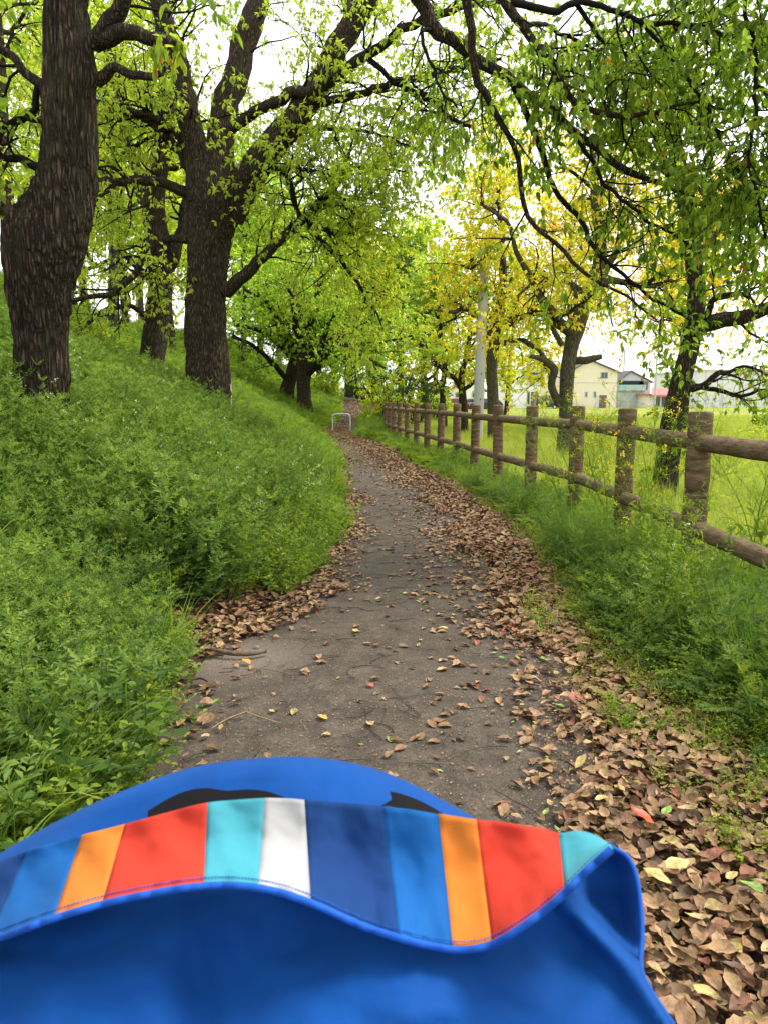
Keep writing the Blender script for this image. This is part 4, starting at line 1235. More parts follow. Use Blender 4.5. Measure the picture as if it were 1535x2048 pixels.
h8 = house('house', 'low brown walled house behind the thin trees left of the pole', 838, 893, 778, 104, M_DOOR, 8, gable=(866, 765), roof_mat=M_ROOF)
window(h8, 858, 792, 10, 8, 104)
window(h8, 880, 792, 8, 8, 104)

def far_pole(px, d, h, label):
    x = hx(px, d)
    root = empty('power_pole', (x, d, -.25), label, 'pole')
    tube1(MB(), [(x, d, -.3), (x, d, h)], [.17, .11], 8, n=4).build('shaft', M_CONC, root)
    for z in (h - .5, h - 1.5):
        MB().box((x, d - .15, z), (1.9, .1, .1)).build('crossarm', M_FRAME, root)
far_pole(1238, 124, 9.2, 'slender power pole rising behind the house with the teal balcony')
far_pole(1302, 108, 7.5, 'bare grey pole in front of the red roofed shop')

def car(label, px, d, paint, facing=1, ln=4.0, ht=1.6, van=False):
    x = hx(px, d)
    g = -.24
    root = empty('parked_car', (x, d, g), label, 'car', 'cars parked across the lawn')
    prof = [(0, .25), (0, .85), (.25, .95), (.95, 1.0), (1.55, ht), (3.3, ht), (3.85, 1.0), (4.0, .8), (4.0, .25)]
    if van:
        prof = [(0, .25), (0, .9), (.2, 1.0), (.75, 1.05), (1.3, ht), (3.75, ht), (3.95, 1.0), (4.0, .8), (4.0, .25)]
    k = ln / 4.0
    pts = [((a - 2) * k * facing, b) for a, b in prof]
    n = len(pts)
    def ext(pp, y0, y1):
        v = [[x + a, y0, g + b] for a, b in pp] + [[x + a, y1, g + b] for a, b in pp]
        m_ = len(pp)
        mb = MB().add(v, [[i, (i + 1) % m_, m_ + (i + 1) % m_, m_ + i] for i in range(m_)], 0, .5, False)
        cen = [[x + sum(a for a, b in pp) / m_, y, g + sum(b for a, b in pp) / m_] for y in (y0, y1)]
        mb.add([*v[:m_], cen[0]], [[i, (i + 1) % m_, m_] for i in range(m_)], 0, .5, False)
        mb.add([*v[m_:], cen[1]], [[i, (i + 1) % m_, m_] for i in range(m_)], 0, .5, False)
        return mb
    ext(pts, d - .82, d + .82).build('body', paint, root)
    sx = [(1.05, 1.02), (1.6, ht - .08), (2.35, ht - .08), (2.35, 1.02)]
    ext([((a - 2) * k * facing, b) for a, b in sx], d - .84, d - .80).build('side_window', M_GLASS, root)
    sx = [(2.45, 1.02), (2.45, ht - .08), (3.25, ht - .08), (3.7, 1.02)]
    ext([((a - 2) * k * facing, b) for a, b in sx], d - .84, d - .80).build('side_window', M_GLASS, root)
    for a in (.75, 3.2):
        xx = x + (a - 2) * k * facing
        w = tube1(MB(), [(xx, d - .86, g + .31), (xx, d - .64, g + .31)], .31, 16, n=2).build('wheel', M_BLACK, root)
        tube1(MB(), [(xx, d - .875, g + .31), (xx, d - .85, g + .31)], .18, 12, n=2).build('rim', M_STEEL, w)
    xx = x - 1.98 * k * facing
    MB().box((xx, d - .6, g + .75), (.08, .3, .14)).build('headlight', M_WHITE, root)
M_CARBLACK = plain('black_car_paint', (.012, .013, .018), 0.2, 0.6)
M_CARRED = plain('red_car_paint', (.60, .02, .03), 0.25, 0.6)
M_CARSILVER = plain('silver_car_paint', (.45, .46, .48), 0.25, 0.6)
car('black van parked in front of the cream house', 1088, HY - 5, M_CARBLACK, -1, 3.3, 1.85, True)
car('red car parked left of the concrete pole', 903, 88, M_CARRED, 1, 3.6, 1.5)
car('dark car just right of the concrete pole', 968, 86, M_CARBLACK, 1, 3.8, 1.5)
car('silver car between the red car and the concrete pole', 938, 92, M_CARSILVER, 1, 3.6, 1.5)

# ------------------------------------------------------------------ ground cover (nobody could count it)
def blades(mb, base, d0, ln, wd, bend, tint, mat=0, segs=4):
    """N grass blades as tapering bent strips"""
    N = len(base)
    d0 = norm(d0)
    side = norm(np.cross(d0, np.array([0, 0, 1.0])) + 1e-6)
    pts = []
    p, d = base.copy(), d0.copy()
    hor = norm(d0 * np.array([1, 1, 0.0]) + 1e-6)
    for s in range(segs + 1):
        w = wd * (1 - (s / segs) ** 1.6)[..., None] if False else (wd * (1 - (s / segs) ** 1.6))[:, None]
        pts += [p - side * w * .5, p + side * w * .5]
        d = norm(d + (hor * .8 + np.array([0, 0, -.55])) * bend[:, None] / segs * (.5 + s / segs))
        p = p + d * (ln / segs)[:, None]
    v = np.stack(pts, 1)
    k = 2 * (segs + 1)
    f0 = np.array([[2 * s, 2 * s + 1, 2 * s + 3, 2 * s + 2] for s in range(segs)])
    f = (np.arange(N)[:, None, None] * k + f0[None]).reshape(-1, 4)
    mb.add(v.reshape(-1, 3), f, mat, np.repeat(tint, k))

def proto_feather(seed, h=.3, nf=9, spread=.22, mat=None, fine=True):
    """ferny weed: fronds cut twice into small leaflets"""
    rng = np.random.default_rng(seed)
    mb = MB()
    pos, ax, up, ln, wd, ti = [], [], [], [], [], []
    stems = []
    for i in range(nf):
        a = rng.uniform(0, 2 * math.pi)
        el = rng.uniform(.55, 1.35)
        L = h * rng.uniform(.75, 1.2)
        d = np.array([math.cos(a) * math.cos(el), math.sin(a) * math.cos(el), math.sin(el)])
        p = np.array([rng.normal() * .03, rng.normal() * .03, 0.0])
        pl = [p.copy()]
        hor = norm(np.array([math.cos(a), math.sin(a), 0]))
        for s in range(8):
            d = norm(d + hor * .11 - np.array([0, 0, .09]))
            p = p + d * L / 8
            pl.append(p.copy())
        pl = np.array(pl)
        stems.append(np.column_stack([pl, np.linspace(.0022, .0008, 9)]))
        t0 = rng.uniform(.2, .9)
        side = norm(np.cross(d, [0, 0, 1.0]))
        for t in np.linspace(.35, 1, 7):
            x = t * 8
            k = min(int(x), 7)
            c = pl[k] * (1 - (x - k)) + pl[k + 1] * (x - k)
            tg = norm(pl[k + 1] - pl[k])
            pin = L * .42 * (1.15 - t)
            for sg in (-1, 1):
                pd = norm(tg * .75 + side * sg + np.array([0, 0, rng.normal() * .15]))
                pn = 4 if fine else 2
                for q in range(pn):
                    u = (q + .6) / pn
                    cc = c + pd * pin * u
                    for s2 in (-1, 1):
                        pos.append(cc)
                        ax.append(pd * .6 + np.cross(pd, [0, 0, 1.0]) * s2 * .8 + rng.normal(size=3) * .15)
                        ll = pin * (.42 if fine else .75) * (1.2 - u * .6)
                        ln.append(max(ll, .008))
                        wd.append(max(ll, .008) * .5)
                        up.append(np.array([0, 0, 1]) + rng.normal(size=3) * .3)
                        ti.append(np.clip(t0 + rng.normal() * .12, 0, 1))
    add_leaves(mb, np.array(pos), np.array(ax), np.array(up), np.array(ln), np.array(wd), np.array(ti), 0)
    st = np.stack(stems)
    v, f = tubes(st[..., :3], st[..., 3], 3)
    mb.add(v, f, 0, .55)
    return mb

def proto_small_leaf(seed, h=.16, n=26, leaf=.016, r=.1):
    """sprawling clump of small oval leaves in pairs along thin stems"""
    rng = np.random.default_rng(seed)
    mb = MB()
    a = rng.uniform(0, 2 * math.pi, n)
    st = np.zeros((n, 6, 4))
    p = np.stack([np.cos(a), np.sin(a), 0 * a], 1) * rng.uniform(0, r * .6, (n, 1))
    d = norm(np.stack([np.cos(a) * .6, np.sin(a) * .6, rng.uniform(.5, 1.6, n)], 1))
    L = h * rng.uniform(.6, 1.25, n)
    for s in range(6):
        st[:, s, :3] = p
        st[:, s, 3] = .0011
        d = norm(d + rng.normal(size=d.shape) * .22)
        p = p + d * (L / 5)[:, None]
    v, f = tubes(st[..., :3], st[..., 3], 3)
    mb.add(v, f, 0, .5)
    for s in range(1, 6):
        for sg in (-1, 1):
            c = st[:, s, :3]
            b = rng.uniform(0, 6.28, n)
            ax = np.stack([np.cos(b) * sg, np.sin(b) * sg, rng.uniform(-.1, .6, n)], 1)
            sz = leaf * rng.uniform(.7, 1.35, n)
            add_leaves(mb, c, ax, np.array([0, 0, 1.0]) + rng.normal(size=(n, 3)) * .3, sz, sz * .62, np.clip(.55 + rng.normal(size=n) * .2, 0, 1), 0, fine=True)
    return mb

def proto_upright(seed, h=.36, n=5, r=.09):
    """upright weed stems set with small cut leaves, paler at the tips"""
    rng = np.random.default_rng(seed)
    mb = MB()
    pos, ax, up, ln, ti = [], [], [], [], []
    st = []
    for i in range(n):
        a = rng.uniform(0, 2 * math.pi)
        p = np.array([math.cos(a), math.sin(a), 0]) * rng.uniform(0, r)
        d = norm(np.array([math.cos(a) * .35, math.sin(a) * .35, 1]) + rng.normal(size=3) * .12)
        L = h * rng.uniform(.6, 1.2)
        line = [p.copy()]
        for s in range(9):
            d = norm(d + rng.normal(size=3) * .10)
            p = p + d * L / 9
            line.append(p.copy())
        line = np.array(line)
        st.append(np.column_stack([line, np.linspace(.002, .0009, 10)]))
        for k in range(2, 10):
            t = k / 9
            for q in range(2 if k < 9 else 4):
                b = rng.uniform(0, 2 * math.pi)
                ld = norm(np.array([math.cos(b), math.sin(b), .25 + .9 * t]) + rng.normal(size=3) * .2)
                ll = L * .24 * (1.15 - .75 * t) * rng.uniform(.7, 1.3)
                sd2 = norm(np.cross(ld, [0, 0, 1.0]))
                nl = 4
                for w in range(nl + 1):
                    u = (w + .5) / (nl + .5)
                    c = line[k] + ld * ll * u
                    for sg in ((-1, 1) if w < nl else (0,)):
                        pos.append(c)
                        ax.append(ld * .8 + sd2 * sg + rng.normal(size=3) * .2)
                        up.append(np.array([0, 0, 1]) + rng.normal(size=3) * .45)
                        ln.append(max(.009, ll * .42 * (1.1 - .5 * u)))
                        ti.append(np.clip(.25 + .55 * t + rng.normal() * .13, 0, 1))
    add_leaves(mb, np.array(pos), np.array(ax), np.array(up), np.array(ln), np.array(ln) * .46, np.array(ti))
    s_ = np.stack(st)
    v, f = tubes(s_[..., :3], s_[..., 3], 3)
    mb.add(v, f, 0, .55)
    return mb

def proto_grass(seed, h=.3, n=26, r=.07, w=.006, bend=1.0, t=(.2, .8)):
    rng = np.random.default_rng(seed)
    mb = MB()
    a = rng.uniform(0, 2 * math.pi, n)
    base = np.stack([np.cos(a), np.sin(a), 0 * a], 1) * rng.uniform(0, r, (n, 1))
    d = np.stack([np.cos(a) * .5, np.sin(a) * .5, rng.uniform(.8, 1.8, n)], 1)
    blades(mb, base, d, h * rng.uniform(.5, 1.25, n), w * rng.uniform(.7, 1.3, n), bend * rng.uniform(.2, 1.3, n), rng.uniform(*t, n))
    return mb

def proto_stalk(seed, h=.55, flower=None):
    """thin branching flowering stalk"""
    rng = np.random.default_rng(seed)
    mb = MB()
    main = np.zeros((1, 8, 4))
    p, d = np.zeros(3), norm(np.array([rng.normal() * .15, rng.normal() * .15, 1]))
    for s in range(8):
        main[0, s, :3] = p
        main[0, s, 3] = .0022 - .0002 * s
        d = norm(d + rng.normal(size=3) * .09)
        p = p + d * h / 7
    a = children(main, 9, .3, 1, h * .4, rng, fwd=.9, out=.6, up=.2, droop=.02, wob=.12, S=6, rfac=.6)
    for q in (main, a):
        v, f = tubes(q[..., :3], np.maximum(q[..., 3], .0008), 3)
        mb.add(v, f, 0, .6)
    leaf_clusters(mb, a, rng, 3, 3, .022, .007, .4, .8, droop=-.2)
    if flower:
        tips = a[:, -1, :3]
        tips = np.repeat(tips, 5, 0) + rng.normal(size=(len(tips) * 5, 3)) * .006
        add_leaves(mb, tips, rng.normal(size=tips.shape) + np.array([0, 0, .5]), np.array([0, 0, 1.0]) + rng.normal(size=tips.shape) * .3, .009, .008, rng.uniform(0, 1, len(tips)), 1)
    return mb

HID = bpy.data.collections.new('plant_kinds')
def proto_obj(coll, i, mb, mats):
    me = mb.mesh('plant')
    for m in (mats if isinstance(mats, list) else [mats]):
        me.materials.append(m)
    o = bpy.data.objects.new('%03d_plant' % i, me)
    coll.objects.link(o)
    return o

def scatter(name, label, cat, coll, pos, rot, scl, pid):
    me = bpy.data.meshes.new(name)
    n = len(pos)
    me.vertices.add(n)
    me.vertices.foreach_set('co', np.asarray(pos, np.float32).ravel())
    a = me.attributes.new('rot', 'FLOAT_VECTOR', 'POINT'); a.data.foreach_set('vector', np.asarray(rot, np.float32).ravel())
    a = me.attributes.new('scl', 'FLOAT', 'POINT'); a.data.foreach_set('value', np.asarray(scl, np.float32).ravel())
    a = me.attributes.new('pid', 'INT', 'POINT'); a.data.foreach_set('value', np.asarray(pid, np.int32).ravel())
    me.update()
    o = link(name, me)
    tag(o, label, cat, kind='stuff')
    ng = bpy.data.node_groups.new(name, 'GeometryNodeTree')
    ng.interface.new_socket('Geometry', in_out='INPUT', socket_type='NodeSocketGeometry')
    ng.interface.new_socket('Geometry', in_out='OUTPUT', socket_type='NodeSocketGeometry')
    gi, go = ng.nodes.new('NodeGroupInput'), ng.nodes.new('NodeGroupOutput')
    ip = ng.nodes.new('GeometryNodeInstanceOnPoints')
    ci = ng.nodes.new('GeometryNodeCollectionInfo')
    ci.inputs['Collection'].default_value = coll
    ci.inputs['Separate Children'].default_value = True
    ci.inputs['Reset Children'].default_value = True
    ip.inputs['Pick Instance'].default_value = True
    def attr(nm, tp):
        x = ng.nodes.new('GeometryNodeInputNamedAttribute')
        x.data_type = tp
        x.inputs['Name'].default_value = nm
        return next(s for s in x.outputs if s.enabled and s.name == 'Attribute')
    L = ng.links.new
    L(gi.outputs[0], ip.inputs['Points'])
    L(ci.outputs[0], ip.inputs['Instance'])
    L(attr('pid', 'INT'), ip.inputs['Instance Index'])
    L(attr('rot', 'FLOAT_VECTOR'), ip.inputs['Rotation'])
    L(attr('scl', 'FLOAT'), ip.inputs['Scale'])
    L(ip.outputs[0], go.inputs[0])
    md = o.modifiers.new('plants', 'NODES')
    md.node_group = ng
    return o

def field_pts(bands, xr, rng):
    """random points: bands of (y0, y1, per square metre); xr(y) -> (x0, x1) arrays"""
    out = []
    for y0, y1, rho in bands:
        yy = np.linspace(y0, y1, 9)
        w = np.maximum(0, xr(yy)[1] - xr(yy)[0])
        n = int(w.mean() * (y1 - y0) * rho)
        y = rng.uniform(y0, y1, n * 2)
        a, b = xr(y)
        keep = rng.random(len(y)) < np.maximum(b - a, 0) / max(w.max(), 1e-6)
        y, a, b = y[keep], a[keep], b[keep]
        x = a + (b - a) * rng.random(len(y))
        out.append(np.stack([x, y], 1))
    return np.concatenate(out)

def nz2(x, y, s=1.0, o=0.0):
    return np.array([mnoise.noise(Vector((a * s, b * s, o))) for a, b in zip(x, y)])

def view_l(y): return -(830 / F) * (y + .3) - .9
def view_r(y): return (800 / F) * (y + .3) + 1.5

def build_weeds():
    rng = np.random.default_rng(77)
    c = bpy.data.collections.new('weed_kinds')
    for i in range(4): proto_obj(c, i, proto_feather(100 + i, .30, 10), M_WEED)
    for i in range(4, 7): proto_obj(c, i, proto_small_leaf(100 + i, .17, 26), M_WEED_LIGHT)
    for i in range(7, 10): proto_obj(c, i, proto_grass(100 + i, .34, 22, .06, .006), M_GRASS)
    for i in range(10, 12): proto_obj(c, i, proto_stalk(100 + i, .5, True), [M_GRASS, M_WFLOWER])
    for i in range(12, 14): proto_obj(c, i, proto_feather(100 + i, .34, 8, fine=False), M_WEED_LIGHT)
    for i in range(14, 16): proto_obj(c, i, proto_grass(100 + i, .22, 30, .09, .004, 1.2, (0, 1)), M_DRY)
    for i in range(16, 18): proto_obj(c, i, proto_grass(100 + i, .62, 14, .05, .011, 1.3), M_GRASS)
    for i in range(18, 20): proto_obj(c, i, proto_small_leaf(100 + i, .24, 20, .028, .12), M_WEED)
    for i in range(20, 25): proto_obj(c, i, proto_upright(100 + i, .36 + .03 * (i - 22), 6), M_WEED)
    for i in range(25, 27): proto_obj(c, i, proto_upright(100 + i, .30, 6), M_WEED_LIGHT)
    # ---- bank on the left
    bands = [(.5, 2.2, 420), (2.2, 4.5, 360), (4.5, 8, 260), (8, 14, 170), (14, 24, 85), (24, 38, 40), (38, 60, 14)]
    p = field_pts(bands, lambda y: (np.maximum(view_l(y), Lx(y) - 13), Lx(y) + .03), rng)
    x, y = p.T
    s = Lx(y) - x
    wob = nz2(x, y, 1.7)
    keep = s > .10 + .26 * wob + np.where((y > 3.5) & (y < 4.6), .30, 0)
    keep &= (nz2(x, y, 3.1, 9.0) > -.32) | (rng.random(len(x)) < .3)
    x, y, s, wob = x[keep], y[keep], s[keep], wob[keep]
    n = len(x)
    r = rng.random(n)
    big = nz2(x, y, .8, 5.0)
    pid = np.where(r < .20, rng.integers(0, 4, n), np.where(r < .66, rng.integers(20, 25, n), np.where(r < .74, rng.integers(25, 27, n), np.where(r < .84, rng.integers(18, 20, n), np.where(r < .985, rng.integers(7, 10, n), rng.integers(10, 12, n))))))
    edge = s < (.30 + .25 * wob + np.where((y > 4.4) & (y < 7.5), .28, 0) - np.where(y < 3.3, .08, 0))
    pid = np.where(edge & (r < .7), rng.integers(4, 7, n), pid)
    pid = np.where((y < 4.5) & (pid >= 10) & (pid < 12), 8, pid)
    pid = np.where((y > 9) & (r > .6), rng.integers(25, 27, n), pid)
    pid = np.where((y > 13) & (r > .3), rng.integers(12, 14, n), pid)
    pid = np.where((y > 15) & (r > .7), rng.integers(7, 10, n), pid)
    pid = np.where((y > 26) & (s > 3) & (r > .8), rng.integers(14, 16, n), pid)
    scl = rng.uniform(.7, 1.25, n) * (1 + .55 * big) * np.interp(y, [0, 4, 8, 14, 24, 40, 60], [.85, .9, .85, .8, .95, 1.2, 1.7])
    scl = np.where(edge, scl * np.where(y < 4, 1.25, 1.05), scl) * np.where(s < .12, .75, 1)
    rot = np.stack([rng.normal(size=n) * .15, .3 * smooth(.2, .8, s) * .6 + rng.normal(size=n) * .15, rng.uniform(0, 6.28, n)], 1)
    scatter('bank_weeds', 'dense ferny green weeds covering the bank left of the path', 'weeds', c, np.stack([x, y, ground_z(x, y) - .01], 1), rot, scl, pid)
    # tall dark blades leaning over the path edge
    n = 240
    y = np.where(np.arange(n) < 90, rng.uniform(8.2, 13.5, n), rng.uniform(1.6, 9, n))
    x = Lx(y) - np.where(np.arange(n) < 90, rng.uniform(.05, .9, n), rng.uniform(.3, 3.2, n))
    scatter('tall_grass', 'long grass blades standing out of the weeds on the left bank', 'grass', c, np.stack([x, y, ground_z(x, y)], 1),
            np.stack([rng.normal(size=n) * .1, rng.normal(size=n) * .1, rng.uniform(0, 6.28, n)], 1), np.where(np.arange(n) < 90, rng.uniform(.8, 1.3, n), rng.uniform(.4, .8, n)), rng.integers(16, 18, n))
    # ---- strip between the path and the fence
    bands = [(.6, 2.6, 300), (2.6, 5, 360), (5, 9, 230), (9, 16, 120), (16, 27, 60), (27, 40, 24)]
    fx = lambda y: np.interp(y, [a[1] for a in FP] + [40], [a[0] for a in FP] + [-.6])
    p = field_pts(bands, lambda y: (Rx(y) - .12, np.minimum(fx(y) + .75, view_r(y))), rng)
    x, y = p.T
    t = x - Rx(y)
    wob = nz2(x, y, 1.9, 3.0)
    keep = t > .02 + .13 * wob
    keep &= rng.random(len(x)) < np.where(t < .22, .35, 1) * np.where(x > fx(y) - .35, .55, 1)
    x, y, t, wob = x[keep], y[keep], t[keep], wob[keep]
    n = len(x)
    r = rng.random(n)
    pid = np.where(r < .22, rng.integers(0, 4, n), np.where(r < .5, rng.integers(20, 27, n), np.where(r < .68, rng.integers(18, 20, n), np.where(r < .985, rng.integers(7, 10, n), rng.integers(10, 12, n)))))
    pid = np.where((t < .25) & (r < .4), rng.integers(14, 16, n), pid)
    pid = np.where((t < .35) & (r >= .4), rng.integers(4, 7, n), pid)
    pid = np.where((x > fx(y) - .4) & (r > .3), rng.integers(7, 10, n), pid)
    pid = np.where((y > 13) & (r > .4), rng.integers(12, 14, n), pid)
    scl = rng.uniform(.7, 1.25, n) * np.interp(y, [0, 4, 9, 16, 27, 40], [.95, .95, .85, .9, 1.05, 1.3]) * np.clip(.5 + t * 1.2, .5, np.where(y > 5.4, 1.0, 1.25)) * np.where(t > fx(y) - Rx(y) - .12, .8, 1)
    rot = np.stack([rng.normal(size=n) * .18, rng.normal(size=n) * .18, rng.uniform(0, 6.28, n)], 1)
    scatter('fence_weeds', 'green weeds and grass growing between the leaf drift and the fence', 'weeds', c, np.stack([x, y, ground_z(x, y) - .01], 1), rot, scl, pid)
    # sparse sprigs poking through the leaf drift
    n = 60
    y = rng.uniform(1.3, 4.5, n)
    x = Rx(y) - rng.uniform(-.1, .28, n)
    scatter('drift_sprigs', 'sparse yellowish sprigs poking through the dead leaves on the right', 'weeds', c, np.stack([x, y, ground_z(x, y)], 1),
            np.stack([rng.normal(size=n) * .3, rng.normal(size=n) * .3, rng.uniform(0, 6.28, n)], 1), rng.uniform(.4, .75, n), np.where(rng.random(n) < .6, rng.integers(4, 7, n), rng.integers(14, 16, n)))
    # ---- lawn
    g = bpy.data.collections.new('lawn_kinds')
    for i in range(4): proto_obj(g, i, proto_grass(200 + i, .12, 40, .16, .005, .8), M_LAWN)
    for i in range(4, 6): proto_obj(g, i, proto_grass(200 + i, .42, 26, .12, .006, .9, (.3, .9)), M_LAWN)
    bands = [(.3, 2.2, 110), (2.2, 6, 120), (6, 12, 60), (12, 25, 22), (25, 50, 6)]
    p = field_pts(bands, lambda y: (fx(y) + .5, np.minimum(view_r(y), fx(y) + 26)), rng)
    x, y = p.T
    n = len(x)
    t = x - fx(y)
    pid = np.where((t < 2.4 + nz2(x, y, .9) * 1.2) & (rng.random(n) < .6), rng.integers(4, 6, n), rng.integers(0, 4, n))
    scl = rng.uniform(.7, 1.3, n) * np.interp(y, [0, 6, 12, 25, 50], [1, 1.1, 1.5, 2, 3]) * np.where(pid > 3, 1 / np.interp(y, [0, 6, 12, 25, 50], [1, 1.1, 1.3, 1.7, 2.5]), 1)
    scatter('lawn_grass', 'bright short lawn grass beyond the fence', 'grass', g, np.stack([x, y, ground_z(x, y) - .01], 1),
            np.stack([rng.normal(size=n) * .1, rng.normal(size=n) * .1, rng.uniform(0, 6.28, n)], 1), scl, pid)
build_weeds()

# ------------------------------------------------------------------ tall flowering weeds by the fence: each one a plant
def tall_weed(label, x, y, h, seed, flowers=True, lean=(0, 0), nb=12, group='tall flowering weeds by the fence'):
    rng = np.random.default_rng(seed)
    g = float(ground_z(x, y))
    root = empty('flowering_weed', (x, y, g), label, 'weed', group)
    main = np.zeros((3, 12, 4))
    for q in range(3):
        p = np.array([x + rng.normal() * .05, y + rng.normal() * .05, g - .02])
        d = norm(np.array([lean[0] + rng.normal() * .12, lean[1] + rng.normal() * .12, 1]))
        L = h * rng.uniform(.75, 1.1)
        for s in range(12):
            main[q, s, :3] = p
            main[q, s, 3] = .0045 - .0003 * s
            d = norm(d + rng.normal(size=3) * .06 + np.array([lean[0], lean[1], 0]) * .06)
            p = p + d * L / 11
    a = children(main, nb, .25, 1, h * .42, rng, fwd=.9, out=.55, up=.15, droop=.035, wob=.1, S=8, rfac=.55, rmax=.002, tip=.5)
    b = children(a, 4, .3, 1, h * .14, rng, fwd=.9, out=.6, up=.1, S=5, rfac=.7, rmax=.0013, tip=.6)
    mb = MB()
    for q, k in ((main, 5), (a, 3), (b, 3)):
        v, f = tubes(q[..., :3], np.maximum(q[..., 3], .0009), k)
        mb.add(v, f, 0, .5)
    mb.build('stem', M_GRASS, root)
    lb = MB()
    low = children(main, 8, .03, .5, .16, rng, S=5, rfac=.5)
    leaf_clusters(lb, low, rng, 2, 2, .085, .032, .2, .7, droop=.1, fine=True)
    leaf_clusters(lb, b, rng, 3, 2, .03, .006, .3, .8, droop=-.1)
    lb.build('leaves', M_WEED_LIGHT, root)['kind'] = 'stuff'
    if flowers:
        fb = MB()
        tips = b[rng.random(len(b)) < .35][:, -1, :3]
        tips = np.repeat(tips, 6, 0) + rng.normal(size=(len(tips) * 6, 3)) * .008
        add_leaves(fb, tips, rng.normal(size=tips.shape) + np.array([0, 0, .3]), np.array([0, 0, 1.0]) + rng.normal(size=tips.shape) * .4, .014, .012, rng.uniform(0, 1, len(tips)))
        fb.build('flowers', M_FLOWER, root)['kind'] = 'stuff'
tall_weed('tall yellow flowered weed just left of the nearest fence post', 1.72, 4.75, 1.30, 81, lean=(.0, 0))
tall_weed('tall yellow flowered weed behind the rail between the nearest two posts', 2.08, 5.3, 1.45, 82, lean=(.02, 0))
tall_weed('feathery flowerless weed arching right of the nearest fence post', 2.15, 4.4, 1.25, 83, False, lean=(.22, 0), nb=18)
tall_weed('feathery weed at the right edge of the picture behind the rails', 2.35, 4.2, 1.1, 84, False, lean=(.12, 0), nb=16)
tall_weed('leaning weed with yellow buds crossing the second fence post', 1.80, 5.9, 1.20, 85, True, lean=(-.18, 0))
tall_weed('wispy weed leaning left over the top rail by the third post', 1.86, 7.2, 1.15, 86, False, lean=(-.25, 0))
tall_weed('thin weed standing behind the fence before the grey forked trunk', 2.35, 8.6, 1.25, 87, True, lean=(.05, 0))
tall_weed('spindly green weed in the verge in front of the nearest rail', 1.42, 3.5, .62, 88, False, lean=(-.1, 0))
tall_weed('leafy green weed at the foot of the nearest post', 1.62, 4.05, .75, 89, False, lean=(-.05, 0), nb=16)

# ------------------------------------------------------------------ fallen leaves
def leaf_mesh(seed, ln=.068, wd=.038, curl=.5, mat=None, name='leaf'):
    rng = np.random.default_rng(seed)
    nt_, nw = 6, 4
    c1, c2, tw = rng.uniform(.3, 1.2) * curl, rng.uniform(-1.0, 1.4) * curl, rng.uniform(-1, 1) * curl
    sk = rng.uniform(.7, 1.1)
    V = []
    for i in range(nt_ + 1):
        t = i / nt_
        w = wd * .5 * max(.02, math.sin(math.pi * t ** sk)) ** .75
        for j in range(nw + 1):
            u = j / nw * 2 - 1
            jag = 1 + (rng.normal() * .055 if abs(u) == 1 else 0)
            yy = u * w * jag
            z = c1 * (yy / (wd * .5)) ** 2 * wd * .45 + c2 * (t - .45) ** 2 * ln * .6 + tw * (t - .5) * u * w + rng.normal() * .0016
            V.append(((t - .5) * ln, yy, z + .003))
    f = [[i * (nw + 1) + j, (i + 1) * (nw + 1) + j, (i + 1) * (nw + 1) + j + 1, i * (nw + 1) + j + 1] for i in range(nt_) for j in range(nw)]
    V = np.array(V)
    V[:, 2] -= V[:, 2].min() * .6
    me = MB().add(V, f).mesh(name)
    if mat:
        me.materials.append(mat)
    return me

def surf_z(x, y):
    inside = (x > Lx(y) - .02) & (x < Ax(y) + .1)
    return np.where(inside, z0(y) + .026, ground_z(x, y) + .004)

def stroller_hides(px, py):
    top = np.interp(px, [-60, 0, 200, 400, 590, 760, 950, 1110, 1215, 1270, 1285, 1345], [1740, 1715, 1605, 1535, 1518, 1545, 1640, 1660, 1680, 1740, 1950, 2048])
    return (py > top + 6) & (px < 1340)

